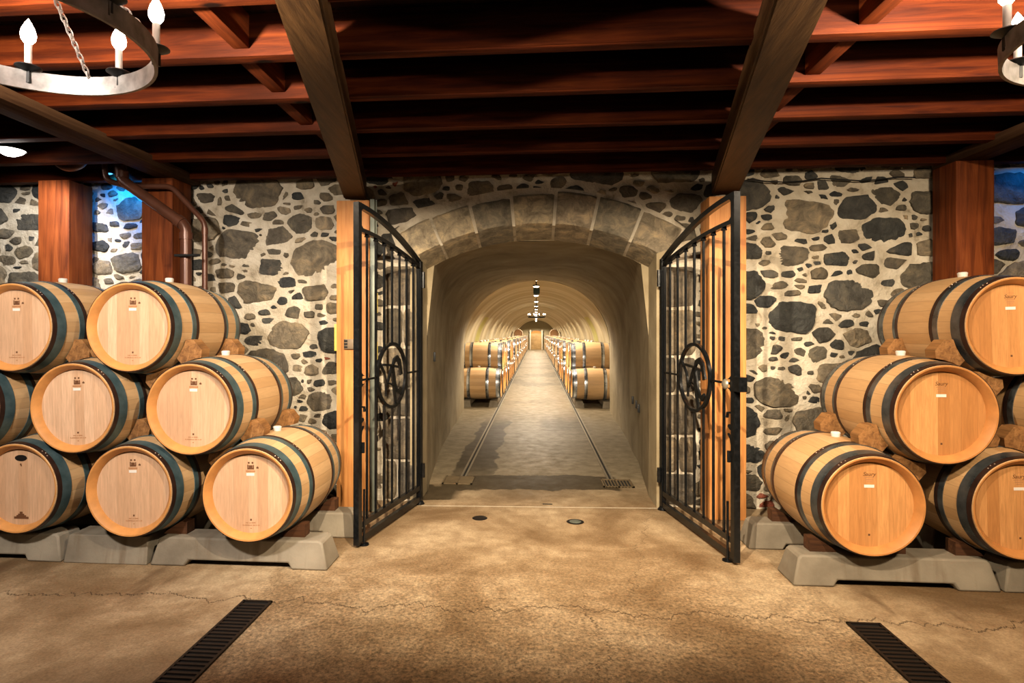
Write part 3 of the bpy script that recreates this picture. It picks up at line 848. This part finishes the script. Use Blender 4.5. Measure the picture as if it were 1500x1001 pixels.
def text_mb(s, size, shear=0):
    cu = bpy.data.curves.new('t', 'FONT'); cu.body = s; cu.size = size; cu.align_x = 'CENTER'; cu.shear = shear
    cu.extrude = .0006
    ob = bpy.data.objects.new('t', cu); COL.objects.link(ob)
    me = ob.to_mesh(); m = MB()
    m.add([v.co.copy() for v in me.vertices], [tuple(p.vertices) for p in me.polygons])
    ob.to_mesh_clear(); bpy.data.objects.remove(ob); bpy.data.curves.remove(cu)
    return m
HY = -BL/2 + .0505
def to_head(m, cx, cz):
    m.v = [(p[0]+cx, HY - .0012 - p[2], p[1]+cz) for p in m.v]; return m
def plate(m, x0, x1, z0, z1, t=.001): m.box(x0, x1, HY-t, HY+.001, z0, z1)
def make_barrel(kind, lab):
    """kind: 'left' / 'right' / 'tunnel' / 'wax'"""
    L = kind != 'right'
    sm, hm, cm = (M['stave_l'], M['head_l'], M['chime_l']) if L else (M['stave_r'], M['head_r'], M['chime_r'])
    e = empty('wine_barrel', label=lab, cat='barrel')
    m = MB(); p = staves_mb()
    m.lathe(p, 72, 'Y')
    # end grain bevel uses the chime colour
    nb = len(p)-1
    for i in range(len(m.f)):
        j = i % nb
        if j <= 2 or j >= nb-3: m.mi[i] = 1
    m.build('staves', [sm, cm], parent=e, smooth=30)
    for s in (-1, 1):
        m = MB(); m.lathe([(0, s*(BL/2-.050)), (.14, s*(BL/2-.050)), (.266, s*(BL/2-.050))], 48, 'Y')
        m.build('head', hm, parent=e, smooth=20)
    for a, b, k in HOOPS:
        if kind == 'tunnel': mt = M['hoop_galv'] if (k == 'teal') else M['hoop_steel']
        elif L: mt = M['hoop_' + k]
        else: mt = M['hoop_brown'] if k == 'brown' else M['hoop_steel']
        m = MB(); m.lathe(hoop_prof(a, b), 72, 'Y')
        o = m.build('hoop', mt, parent=e, smooth=30)
        if kind != 'tunnel' and k == 'brown':
            m = MB()
            for q in range(3):
                an = .62 + q*.075 if L else -.52 - q*.075
                yc = (a+b)/2 + (q % 2)*.006; r = rad(yc)+.0035
                bm = bmesh.new(); bmesh.ops.create_uvsphere(bm, u_segments=8, v_segments=5, radius=.005)
                bmesh.ops.translate(bm, verts=bm.verts, vec=(r*sin(an), yc, r*cos(an))); m.frombm(bm)
            m.build('rivets', M['rivet'], parent=o, smooth=80)
    m = MB(); m.lathe([(0, .036), (.024, .036), (.031, .030), (.027, .0), (.0, .0)], 18, c=(0, -.02, BR-.004))
    m.build('bung', M['bung'], parent=e)
    if kind == 'left':
        m = MB()
        plate(m, -.022, .024, .158, .168); plate(m, -.012, .014, .168, .186)
        plate(m, -.022, -.014, .168, .190); plate(m, .016, .024, .168, .188)
        for cx in (-.012, .014): plate(m, cx-.006, cx+.006, .196, .208)
        m.build('brand_mark', M['brand'], parent=e)
        m = MB(); plate(m, .040, .056, .164, .174); plate(m, .044, .052, .174, .178); m.build('side_mark', M['brand'], parent=e)
        m = MB(); plate(m, -.006, .006, -.182, -.170); m.build('lower_mark', M['brand'], parent=e)
        m = MB(); plate(m, -.032, .032, .140, .152); m.build('faint_band', M['brandlight'], parent=e)
        m = MB()
        rr = random.Random(3)
        for row, (z, w) in enumerate(((-.200, .036), (-.216, .058))):
            x = -w
            while x < w:
                q = rr.uniform(.004, .011); plate(m, x, min(w, x+q), z, z+rr.uniform(.005, .008)); x += q + rr.choice((.0015, .002, .005))
        plate(m, -.005, .005, -.236, -.230)
        m.build('faint_print', M['brandlight'], parent=e)
        m = MB(); plate(m, -.028, .026, .116, .134, .0016); m.build('paper_label', M['sticker'], parent=e)
    if kind == 'right':
        m = to_head(text_mb('Saury', .034, .25), 0, .176)
        m.build('brand_mark', M['brand'], parent=e)
        m = MB(); plate(m, -.006, .006, -.196, -.184); m.build('lower_mark', M['brand'], parent=e)
        m = MB(); plate(m, -.03, .03, .164, .168); plate(m, -.022, .026, .150, .155); plate(m, -.014, .018, .138, .142)
        for k in range(7): plate(m, -.030+k*.010, -.026+k*.010, .208-abs(k-3)*.002, .213-abs(k-3)*.002)
        m.build('faint_print', M['brandlight'], parent=e)
        m = MB(); plate(m, -.030, .030, .103, .121, .0016); m.build('paper_label', M['sticker'], parent=e)
    if kind == 'wax':
        m = MB(); m.prism([(.045*cos(a), .200+.022*sin(a)) for a in [2*pi*i/24 for i in range(24)]], lambda p, t: (p[0], HY+.001-.003*t, p[1]))
        m.build('wax_seal', M['black'], parent=e, label='black oval seal')
        m = MB(); plate(m, -.008, .004, .150, .162); plate(m, -.002, .006, .142, .152)
        plate(m, -.052, .056, -.222, -.206); plate(m, -.034, .038, -.206, -.196); plate(m, -.022, .024, -.196, -.186); plate(m, -.010, .012, -.186, -.172)
        m.build('brand_mark', M['brand'], parent=e)
    return e

def add_depth(o, x, z, y=4.225, rx=0): o.location = (x, y, z); o.rotation_euler = (0, rx, 0); return o
FY = 4.225 + -.01
TL = make_barrel('left', 'x'); TR = make_barrel('right', 'x'); TW = make_barrel('wax', 'x')
Lb = [(-1.89, .535, 3.67, 'pale oak barrel at the right end of the bottom row, left stack'),
      (-2.74, .530, 3.71, 'pale oak barrel, second from the right in the bottom row, left stack'),
      (-2.33, 1.085, 3.74, 'pale oak barrel at the right end of the middle row, left stack'),
      (-3.17, 1.085, 3.74, 'pale oak barrel with grey-streaked head, second in the middle row, left stack'),
      (-2.81, 1.640, 3.80, 'pale oak barrel at the right end of the top row, left stack'),
      (-3.65, 1.640, 3.77, 'pale oak barrel cut by the photo edge in the top row, left stack'),
      (-4.01, 1.085, 3.74, 'barrel at the far left of the middle row, only its hooped side showing')]
first = True
for x, z, y, lab in Lb:
    o = TL if first else dup(TL, (0,0,0)); first = False
    o.location = (x, y+BL/2, z); o.rotation_euler = (0, random.uniform(-.03, .03), 0); o['label'] = lab; o['group'] = 'barrels stacked left of the arch'
TW.location = (-3.56, 3.71+BL/2, .533); tag(TW, 'pale oak barrel with a black oval seal on its head, bottom row', 'barrel', 'barrels stacked left of the arch')
o = dup(TW, (-4.40, 3.71+BL/2, .533), (0, .4, 0), 'barrel beyond the one with the black seal, bottom row, far left', 'barrels stacked left of the arch')
Rb = [(2.06, .537, 3.72, 'honey oak barrel at the left end of the bottom row, right stack'),
      (2.95, .533, 3.74, 'honey oak barrel, second in the bottom row, right stack'),
      (2.53, 1.095, 3.79, 'honey oak barrel at the left end of the middle row, right stack'),
      (3.42, 1.095, 3.80, 'honey oak barrel behind the middle row, mostly hidden at the right edge'),
      (3.00, 1.645, 3.87, 'honey oak barrel on top of the right stack')]
first = True
for x, z, y, lab in Rb:
    o = TR if first else dup(TR, (0,0,0)); first = False
    o.location = (x, y+BL/2, z); o.rotation_euler = (0, random.uniform(-.03, .03), 0); o['label'] = lab; o['group'] = 'barrels stacked right of the arch'
dup(TR, (3.84, 3.75+BL/2, .533), (0, .03, 0), 'honey oak barrel at the right edge of the photo, bottom row', 'barrels stacked right of the arch')

# wooden chocks between the tiers
def chock(lo_c, up_c, y, side, lab, mat='chock', ysc=.10):
    """wedge in the gap between a lower and an upper barrel, on the side given"""
    a = Vector((lo_c[0], 0, lo_c[1])); b = Vector((up_c[0], 0, up_c[1]))
    m_ = (a+b)/2; v = (b-a).normalized(); u = Vector((v.z, 0, -v.x))
    if u.x*side < 0: u = -u
    gap = (b-a).length/2; r = .342
    def g(t): return max(.004, gap - sqrt(max(0, r*r - t*t)))
    poly = [(t, g(t)) for t in (.055, .10, .15, .195)] + [(.235, g(.195)*.55), (.235, -g(.195)*.55)] + [(t, -g(t)) for t in (.195, .15, .10, .055)]
    m = MB(); m.prism(poly, lambda p, t: m_ + u*p[0] + v*p[1] + Vector((0, y + ysc*(t-.5)*2*.5, 0)))
    c = m_ + u*.15
    return m.build('barrel_chock', M[mat], origin=(c.x, y, c.z), label=lab, cat='chock', group='wooden chocks between the barrels', smooth=20)
lt = {'b1': (-1.89, .535), 'b2': (-2.74, .53), 'b3': (-3.56, .533), 'm1': (-2.33, 1.085), 'm2': (-3.17, 1.085), 'm3': (-4.01, 1.085), 't1': (-2.81, 1.64), 't2': (-3.65, 1.64)}
rt = {'b1': (2.06, .537), 'b2': (2.95, .533), 'm1': (2.53, 1.095), 'm2': (3.42, 1.095), 't1': (3.0, 1.645)}
nm = {'b1': 'end bottom barrel', 'b2': 'second bottom barrel', 'b3': 'black-sealed bottom barrel', 'm1': 'end middle barrel', 'm2': 'second middle barrel', 'm3': 'farthest middle barrel', 't1': 'end top barrel', 't2': 'second top barrel'}
def chocks(D, pairs, out, word):
    for lo_, up_, sides in pairs:
        for sd in sides:
            for yy, w2 in ((3.99, 'front'), (4.50, 'rear')):
                if w2 == 'rear' and sd != out: continue
                chock(D[lo_], D[up_], yy, sd, '%s wedge between %s and %s, %s stack, %s side' % (w2, nm[lo_], nm[up_], word, 'outer' if sd == out else 'inner'))
chocks(lt, [('b1', 'm1', (1, -1)), ('b2', 'm1', (-1,)), ('b2', 'm2', (1,)), ('b3', 'm2', (-1,)), ('m1', 't1', (1, -1)), ('m2', 't1', (-1,)), ('m2', 't2', (1,)), ('m3', 't2', (-1,))], 1, 'left')
chocks(rt, [('b1', 'm1', (-1, 1)), ('b2', 'm1', (1,)), ('b2', 'm2', (-1,)), ('m1', 't1', (-1, 1)), ('m2', 't1', (1,))], -1, 'right')
# floor racks
def rack(x0, x1, y0, y1, h, lab, recess=True, group=None):
    L = x1-x0
    if recess: out = [(0, 0), (.25, 0), (.275, .04), (L-.275, .04), (L-.25, 0), (L, 0), (L-.045, h-.02), (L-.065, h), (.065, h), (.045, h-.02)]
    else: out = [(0, 0), (L, 0), (L-.012, h-.01), (L-.02, h), (.02, h), (.012, h-.01)]
    w = y1-y0; m = MB()
    m.prism(out, lambda p, t: (x0+p[0], (y0 + .035*p[1]/h) if t == 0 else (y1 - .035*p[1]/h), p[1]))
    o = m.build('concrete_rack', M['concrete'], origin=(x0+L/2, (y0+y1)/2, 0), smooth=25, label=lab, cat='barrel rack', group=group)
    bv = o.modifiers.new('b', 'BEVEL'); bv.width = .012; bv.segments = 2; bv.limit_method = 'ANGLE'
    return o
G = 'cast concrete racks under the barrels'
RH = .186
rack(-2.655, -1.40, 3.80, 4.06, RH, 'concrete rack with footed ends at the right of the left stack', group=G)
rack(-3.285, -2.675, 3.80, 4.06, RH, 'short solid concrete rack block in the middle of the left stack', False, G)
rack(-4.56, -3.305, 3.80, 4.06, RH, 'concrete rack running out of the photo under the left stack', group=G)
rack(-2.655, -1.40, 4.42, 4.66, RH, 'rear concrete rack under the backs of the left stack barrels', group=G)
rack(-4.56, -2.675, 4.42, 4.66, RH, 'rear concrete rack farther left behind the left stack', group=G)
rack(1.62, 2.86, 3.80, 4.06, RH, 'concrete rack with footed ends at the left of the right stack', group=G)
rack(2.875, 4.13, 3.80, 4.06, RH, 'concrete rack running out of the photo under the right stack', group=G)
rack(1.565, 2.82, 4.42, 4.66, RH, 'rear concrete rack behind the gate side of the right stack', group=G)
rack(2.84, 4.10, 4.42, 4.66, RH, 'rear concrete rack farther right behind the right stack', group=G)
def small_chock(x, y, sd, lab):
    # triangular floor wedge: its slope leans on the barrel
    m = MB(); m.prism([(0, 0), (.17, 0), (.17, .085), (.12, .085), (.02, .02)], lambda p, t: (x + sd*p[0], y + .09*t, RH + p[1]))
    m.build('rack_wedge', M['chock_dark'], origin=(x+sd*.08, y, RH), label=lab, cat='wedge', group='dark wedges on the concrete racks', smooth=20)
for x, wd in ((-1.89, 'right-end bottom barrel'), (-2.74, 'second bottom barrel')):
    for sd in (1, -1): small_chock(x + sd*.125, 3.90, sd, 'dark wedge on the rack, %s side of the left stack\'s %s' % ('right' if sd > 0 else 'left', wd))
for x, wd in ((2.06, 'left-end bottom barrel'), (2.95, 'second bottom barrel')):
    for sd in (1, -1): small_chock(x + sd*.125, 3.90, sd, 'dark wedge on the rack, %s side of the right stack\'s %s' % ('right' if sd > 0 else 'left', wd))
small_chock(2.06 - .125, 4.50, -1, 'dark wedge on the rear rack behind the right gate')
small_chock(-1.89 + .125, 4.50, 1, 'dark wedge on the rear rack behind the left gate')

# ------------------------------------------------------------------ barrels in the tunnel
TT = make_barrel('tunnel', 'x')
def merged_barrel():
    m = MB(); p = staves_mb(); q = [p[0], p[2], p[4]] + p[6:-5:3] + [p[-5], p[-3], p[-1]]
    m.lathe(q, 24, 'Y', mi=0)
    for s in (-1, 1): m.lathe([(0, s*(BL/2-.04)), (.272, s*(BL/2-.04))], 24, 'Y', mi=1)
    for a, b, k in HOOPS: m.lathe([(rad(a)-.002, a), (rad(a)+.0045, a), (rad(b)+.0045, b), (rad(b)-.002, b)], 24, 'Y', mi=2 if k == 'teal' else 3)
    m.lathe([(0, .03), (.028, .03), (.028, 0)], 8, c=(0, 0, BR-.004), mi=4)
    return m
mbm = merged_barrel().build('wine_barrel', [M['stave_l'], M['head_l'], M['hoop_galv'], M['hoop_steel'], M['bung']], smooth=30, label='x', cat='barrel')
used = {'TT': False, 'M': False}
PZ0, PZ1, PX = .490, 1.045, 1.235
for side, sw in ((-1, 'left'), (1, 'right')):
    for g in range(10):
        y0 = 12.80 + g*4.15
        for lvl, lw in ((0, 'lower'), (1, 'upper')):
            for k in range(4 if lvl == 0 else 4):
                if lvl == 1 and k == 3: continue
                y = y0 + .86*k + .43*lvl if lvl == 0 else y0 + .86*k + .43
                z = PZ0 if lvl == 0 else PZ1
                lab = 'tunnel barrel in the %s row, %s side, %s of the %s stack from the arch' % (lw, sw, ordn[k], ordn[g])
                gp = 'barrels stacked along the %s side of the tunnel' % sw
                rot = (0, random.uniform(-.1, .1), side*pi/2)
                near_ = g < 2
                loc = (side*(PX + random.uniform(-.01, .01)), y, z)
                if near_:
                    if not used['TT']: o = TT; used['TT'] = True
                    else: o = dup(TT, loc)
                else:
                    if not used['M']: o = mbm; used['M'] = True
                    else: o = mbm.copy(); COL.objects.link(o)
                o.location = loc; o.rotation_euler = rot; o['label'] = lab; o['group'] = gp; o['category'] = 'barrel'
        for xx, ww in ((.92, 'aisle'), (1.50, 'wall')):
            L = .86*3+.72; m = MB(); y1 = y0-.36
            out = [(0, 0), (.12, 0), (.14, .05), (L-.14, .05), (L-.12, 0), (L, 0), (L-.05, .138), (.05, .138)]
            m.prism(out, lambda p, t: (side*xx + (-.10+.03*p[1]/.138 if t == 0 else .10-.03*p[1]/.138), y1+p[0], p[1]))
            m.build('concrete_rack', M['concrete'], origin=(side*xx, y1+L/2, 0), smooth=25, label='%s-side concrete rack under the %s stack on the %s of the tunnel' % (ww, ordn[g], sw), cat='barrel rack', group='racks along the tunnel')
    o = mbm.copy(); COL.objects.link(o); o.location = (side*1.35, 44.2, 1.55); o.rotation_euler = (0, 0, 0)
    o['label'] = 'extra barrel lying on top of the stacks far down the %s side of the tunnel' % sw; o['group'] = 'third-tier barrels far down the tunnel'

# ------------------------------------------------------------------ floor fittings
for s, sw in ((-1, 'left'), (1, 'right')):
    # long foreground trench drain
    x0 = -1.74 if s < 0 else 1.70; x1 = x0 + .18; y1 = 3.335; y0 = -.6
    e = empty('trench_drain', ((x0+x1)/2, y1, 0), label='black slatted trench drain in the floor, %s foreground' % sw, cat='drain')
    m = MB(); m.box(x0, x1, y0, y1, .0005, .002); reparent(m.build('trough_shade', M['drain_shade'], origin=((x0+x1)/2, y1, 0)), e)
    m = MB(); m.box(x0, x0+.014, y0, y1, .001, .011); m.box(x1-.014, x1, y0, y1, .001, .011); m.box(x0, x1, y1-.014, y1, .001, .011)
    reparent(m.build('frame', M['castiron'], origin=((x0+x1)/2, y1, 0)), e)
    m = MB(); y = y1-.045
    while y > 1.6: m.box(x0+.014, x1-.014, y-.016, y, .001, .010); y -= .036
    m.box(x0+.03, x1-.03, y0, 1.6, .001, .009)
    reparent(m.build('grating', M['castiron'], origin=((x0+x1)/2, y1, 0)), e)
    # tunnel slot channel
    m = MB(); m.box(s*.805-.035, s*.805-.012, 6.40, 55.6, .0005, .008); m.box(s*.805+.012, s*.805+.035, 6.40, 55.6, .0005, .008); m.box(s*.805-.012, s*.805+.012, 6.4, 55.6, .0005, .003, mi=1)
    m.build('slot_drain', [M['strip'], M['drain_shade']], origin=(s*.805, 6.4, 0), label='narrow slot drain running down the %s side of the tunnel floor' % sw, cat='drain')
    # square grates
    cx = -.835 if s < 0 else .855; cy = 6.235
    e = empty('floor_grate', (cx, cy, 0), label='square metal floor grate at the %s of the arch threshold' % sw, cat='grate')
    m = MB(); a = .16; b = .155
    m.box(cx-a, cx+a, cy-b, cy-b+.018, .0005, .012); m.box(cx-a, cx+a, cy+b-.018, cy+b, .0005, .012); m.box(cx-a, cx-a+.018, cy-b, cy+b, .0005, .012); m.box(cx+a-.018, cx+a, cy-b, cy+b, .0005, .012)
    m.box(cx-.009, cx+.009, cy-b, cy+b, .0005, .012)
    reparent(m.build('frame', M['brass_grate'], origin=(cx, cy, 0)), e)
    m = MB(); m.box(cx-a, cx+a, cy-b, cy+b, .0004, .002); reparent(m.build('pit_shade', M['drain_shade'], origin=(cx, cy, 0)), e)
    m = MB()
    if s > 0:
        for k in range(9): m.box(cx-a+.026+k*.033, cx-a+.040+k*.033, cy-b, cy+b, .0005, .010)
    else:
        for k in range(15): m.box(cx-a, cx+a, cy-b+.022+k*.0193, cy-b+.034+k*.0193, .0005, .010)
    reparent(m.build('slats', M['brass_grate'], origin=(cx, cy, 0)), e)
m = MB(); m.lathe([(0, .004), (.052, .004), (.062, .003), (.066, 0)], 28, c=(-.485, 4.99, 0)); m.build('floor_cleanout', M['castiron'], origin=(-.485, 4.99, 0), label='dark round cleanout cover in the floor, left of centre', cat='cover')
e = empty('floor_cleanout', (.330, 4.955, 0), label='round cleanout cover with grey centre in the floor, right of centre', cat='cover')
m = MB(); m.lathe([(0, .003), (.066, .003), (.074, 0)], 28, c=(.33, 4.955, 0)); reparent(m.build('rim', M['castiron'], origin=(.33, 4.955, 0)), e)
m = MB(); m.lathe([(0, .006), (.046, .005), (.05, .003)], 24, c=(.33, 4.955, 0)); reparent(m.build('lid', M['channel'], origin=(.33, 4.955, 0)), e)
m = MB(); m.add([(-1.06, 5.30, .0012), (1.12, 5.385, .0012), (1.12, 5.398, .0012), (-1.06, 5.313, .0012)], [(0,1,2,3)])
m.add([(-1.06, 5.30, .0002), (1.12, 5.385, .0002), (1.12, 5.398, .0002), (-1.06, 5.313, .0002)], [(3,2,1,0)])
m.build('trim_1', M['palestone'], kind='structure', smooth=0)
m = MB(); m.box(.06, .15, 5.43, 5.45, .0004, .004); m.build('bolt_keeper', M['castiron'], label='tiny dark slot plate in the floor at the middle of the arch', cat='plate')

# outlets on the passage walls
def wallbox(y, z, w, h, side, lab):
    x = side*(half_at(y)-.012); m = MB(); m.box(x-.012, x+.012, y-w/2, y+w/2, z-h/2, z+h/2, ch=.003)
    m.build('wall_outlet', M['darkiron'], origin=(x, y, z), label=lab, cat='outlet')
wallbox(6.75, 1.32, .07, .11, -1, 'small dark switch box on the left wall of the arch passage')
for k, y in enumerate((7.05, 7.45, 7.9)): wallbox(y, .70, .05, .10, 1, '%s of three small dark outlets low on the right passage wall' % ('nearest', 'middle', 'farthest')[k])

# ------------------------------------------------------------------ lamps
def flame_bulb(m, c, h=.085, r=.021):
    m.lathe([(.001, 0), (r*.55, .006), (r*.9, h*.2), (r, h*.38), (r*.8, h*.6), (r*.4, h*.83), (.001, h)], 14, c=c)
def chandelier(c, R, lab, n=8, a0=35, bulbm='bulb', ztop=3.15, scale=1.0, detail=True):
    e = empty('chandelier', c, label=lab, cat='chandelier')
    X, Y, Z = c
    m = MB(); m.lathe([(R-.006, Z), (R+.006, Z), (R+.008, Z+.075*scale), (R-.008, Z+.075*scale)], 72, c=(X, Y, 0), closed=True)
    reparent(m.build('ring', M['whiteiron'] if detail else M['darkiron'], origin=c), e)
    for k in range(n):
        a = radians(a0 + 360/n*k); x, y = X+R*cos(a), Y+R*sin(a); z = Z+.085*scale
        m = MB(); m.lathe([(0, z-.012), (.02, z-.012), (.048*scale, z+.004), (.046*scale, z+.008), (.014, z)], 18, c=(x, y, 0))
        m.lathe([(.009, z-.05), (.009, z)], 8, c=(x, y, 0))
        if detail: m.box(x-.012*abs(sin(a))-.003, x+.012*abs(sin(a))+.003, y-.012*abs(cos(a))-.003, y+.012*abs(cos(a))+.003, z-.06, z-.01)
        cu = reparent(m.build('candle_cup', M['darkiron'], origin=(x, y, z)), e)
        m = MB(); m.lathe([(.001, z), (.013, z), (.013, z+.10*scale), (.001, z+.10*scale)], 12, c=(x, y, 0))
        cd = m.build('candle_sleeve', M['candle'], origin=(x, y, z)); cd.parent = cu; cd.location = (0, 0, 0)
        m = MB(); flame_bulb(m, (x, y, z+.10*scale), .105*scale, .028*scale)
        b = m.build('bulb', M[bulbm], origin=(x, y, z)); b.parent = cu; b.location = (0, 0, 0)
    hub = Vector((X, Y, ztop))
    for k in range(4):
        a = radians(a0 + 62 + 90*k); p = Vector((X+R*cos(a), Y+R*sin(a), Z+.07)); m = MB()
        L = (hub-p).length; d = (hub-p).normalized(); u = d.cross(Vector((0,0,1))).normalized(); w = d.cross(u)
        N = int(L/(.024 if detail else .08)); 
        for i in range(N):
            cc = p + d*(L*(i+.5)/N); q1, q2 = (u, w) if i % 2 else (w, u); r1 = L/N*.72
            pts = [cc + d*(r1*cos(t_)) + q1*(r1*.5*sin(t_)) for t_ in [2*pi*j/8 for j in range(9)]]
            m.tube(pts, .0035, 5, cap=False)
        reparent(m.build('chain', M['chain'], origin=tuple(p)), e)
    m = MB(); m.tube([hub - Vector((0,0,.02)), hub + Vector((0,0,.18))], .02, 10); m.lathe([(0, ztop-.04), (.04, ztop-.03), (.05, ztop), (.02, ztop+.04)], 16, c=(X, Y, 0))
    reparent(m.build('hub', M['darkiron'], origin=tuple(hub)), e)
    if detail:
        l = bpy.data.lights.new('added_uplight', 'SPOT'); l.energy = 800; l.color = (1, .80, .58); l.spot_size = radians(178); l.spot_blend = .1; l.shadow_soft_size = .05  # unseen spot added in the hub to brighten the side ceiling
        o = bpy.data.objects.new('added_uplight', l); COL.objects.link(o); o.parent = e; o.location = (0, 0, 2.93-Z); o.rotation_euler = (pi, 0, 0)
    return e
chandelier((-1.82, 1.86, 2.60), .45, 'round iron chandelier with candle bulbs, top left')
chandelier((2.12, 2.08, 2.60), .45, 'round iron chandelier with candle bulbs, cut by the top right corner', a0=160-45*3)
chandelier((0.02, 25.2, 2.26), .36, 'small candle chandelier hanging deep inside the tunnel', n=10, bulbm='tbulb', ztop=2.72, scale=.62, detail=False)

# pendant lamp far left
e = empty('pendant_lamp', (-4.28, 4.42, 3.09), label='dome pendant lamp glowing white at the far left', cat='lamp')
m = MB(); m.lathe([(.02, .10), (.035, .08), (.06, .06), (.11, .0), (.105, .0), (.05, .05), (.0, .06)], 28); m.tube([(0,0,.09), (0,0,.30)], .008, 8)
m.build('shade', M['darkiron'], parent=e)
m = MB(); m.lathe([(.001, -.045), (.04, -.04), (.085, -.015), (.10, .005), (.001, .01)], 24); m.build('globe', M['pendglow'], parent=e)
l = bpy.data.lights.new('pendant_light', 'SPOT'); l.energy = 130; l.spot_size = radians(100); l.spot_blend = .6; l.color = (1, .93, .86); l.shadow_soft_size = .05
lo_ = bpy.data.objects.new('pendant_light', l); COL.objects.link(lo_); lo_.parent = e; lo_.location = (0, .03, -.11); lo_.rotation_euler = (radians(50), 0, radians(32))

# blue lamps added by the posts, stand-ins for blue light of unseen origin
def blue(x, y, z, lab, power):
    e = empty('added_blue_lamp', (x, y, z), label=lab, cat='lamp')
    m = MB(); m.lathe([(.0, .06), (.03, .06), (.035, .0), (.03, .0), (.0, .03)], 16); m.tube([(0,0,.05), (0,0,.22)], .006, 6); m.build('shade', M['darkiron'], parent=e)
    m = MB(); m.lathe([(.001, -.01), (.02, -.004), (.028, .008), (.001, .012)], 12); m.build('globe', M['blueglow'], parent=e)
    l = bpy.data.lights.new('blue_light', 'SPOT'); l.energy = power; l.spot_size = radians(125); l.spot_blend = .8; l.color = (.0, .24, 1); l.shadow_soft_size = .03
    lo_ = bpy.data.objects.new('blue_light', l); COL.objects.link(lo_); lo_.parent = e; lo_.location = (0, .02, -.03); lo_.rotation_euler = (radians(62), 0, 0)
blue(-3.95, 5.10, 3.08, 'small added blue lamp under the ceiling between the two left posts', 35)
blue(4.35, 5.10, 3.10, 'small added blue lamp under the ceiling right of the right-hand post', 12)

# tunnel crown lamps; the first is an unseen extra, added to light nearest barrels
for k in range(14):
    y = 13.7 + 3.35*(k-1) if k else 12.75
    e = empty('tunnel_lamp', (0.0, y, 2.70 if k else 2.77), label='ceiling lamp on the tunnel crown, the %s in from the arch' % ordn[k], cat='lamp', group='lamps along the tunnel crown')
    m = MB(); m.lathe([(0, .03), (.075, .03), (.085, .0), (.07, -.004)], 18); m.lathe([(.012, .03), (.012, .16)], 8); m.build('housing', M['darkiron'], parent=e)
    m = MB(); m.lathe([(.001, -.03), (.05, -.022), (.07, -.003), (.001, .0)], 16); m.build('lens', M['tlamp'], parent=e)
    l = bpy.data.lights.new('tunnel_light', 'SPOT'); l.energy = 480 if k else 260; l.color = (1, .82, .60); l.shadow_soft_size = .06; l.spot_size = radians(152 if k else 120); l.spot_blend = .35
    lo_ = bpy.data.objects.new('tunnel_light', l); COL.objects.link(lo_); lo_.parent = e; lo_.location = (0, 0, -.06)
m = MB(); m.box(-.07, .09, 14.45, 14.55, 2.57, 2.72, ch=.01); m.tube([(0.01, 14.5, 2.72), (.01, 14.5, 2.83)], .01, 6)
m.build('hanging_box', M['green_box'], origin=(0, 14.5, 2.6), label='small dark green box hanging from the tunnel crown', cat='box')

# downlights tucked between the joists (they throw the light on the arch, floor and barrels)
def lamp_head(loc, target, energy, col, size, blend, lab, soft=.025):
    e = empty('spot_lamp', loc, label=lab, cat='lamp')
    d = (Vector(target)-Vector(loc)).normalized(); q = d.to_track_quat('-Z', 'Y'); e.rotation_mode = 'QUATERNION'; e.rotation_quaternion = q
    m = MB(); m.lathe([(0, .12), (.04, .12), (.05, .02), (.055, 0), (.048, 0), (.04, .03), (0, .04)], 18); m.build('can', M['darkiron'], parent=e)
    l = bpy.data.lights.new('spot_light', 'SPOT'); l.energy = energy; l.color = col; l.spot_size = radians(size); l.spot_blend = blend; l.shadow_soft_size = soft
    o = bpy.data.objects.new('spot_light', l); COL.objects.link(o); o.parent = e; o.location = (0, 0, -.02)
    return e
WARM = (1, .80, .56); NEUT = (1, .88, .76)
lamp_head((-.52, 1.3, 3.25), (.5, 5.9, 1.3), 1150, WARM, 98, .9, 'ceiling spot lamp aimed at the left of the arch')
lamp_head((.58, 1.3, 3.25), (-.4, 5.9, 1.3), 1150, WARM, 98, .9, 'ceiling spot lamp aimed at the right of the arch')
lamp_head((-2.3, .9, 3.10), (-2.75, 4.1, 1.0), 590, NEUT, 75, .6, 'ceiling spot lamp aimed at the left barrel stack', .12)
lamp_head((2.4, .9, 3.10), (2.6, 4.1, .9), 540, (1, .78, .52), 75, .6, 'ceiling spot lamp aimed at the right barrel stack', .12)
lamp_head((-2.9, 2.3, 3.16), (-3.0, 5.5, 1.9), 85, WARM, 92, .8, 'ceiling spot lamp washing the left stone wall')
lamp_head((3.0, 2.3, 3.16), (3.0, 5.5, 1.9), 125, WARM, 92, .8, 'ceiling spot lamp washing the right stone wall')

# ------------------------------------------------------------------ world, camera, view
w = bpy.data.worlds.new('world'); SC.world = w; w.use_nodes = True
w.node_tree.nodes['Background'].inputs[0].default_value = (.5, .4, .3, 1); w.node_tree.nodes['Background'].inputs[1].default_value = .02
cam = bpy.data.cameras.new('camera'); co = bpy.data.objects.new('camera', cam); COL.objects.link(co)
cam.sensor_width = 36; cam.sensor_fit = 'HORIZONTAL'; cam.lens = 850/1500*36
cam.shift_x = (750-720)/1500; cam.shift_y = (488-500.5)/1500
cam.clip_start = .05; cam.clip_end = 200
co.location = (0, 0, 1.6); co.rotation_euler = (radians(90), 0, radians(4.4))
SC.camera = co
SC.view_settings.view_transform = 'Standard'; SC.view_settings.look = 'None'
SC.view_settings.exposure = 0.0; SC.view_settings.gamma = 1.0; SC.view_settings.use_curve_mapping = False
SC.cycles.use_denoising = True
SC.cycles.max_bounces = 8; SC.cycles.diffuse_bounces = 1
SC.cycles.sample_clamp_indirect = 8
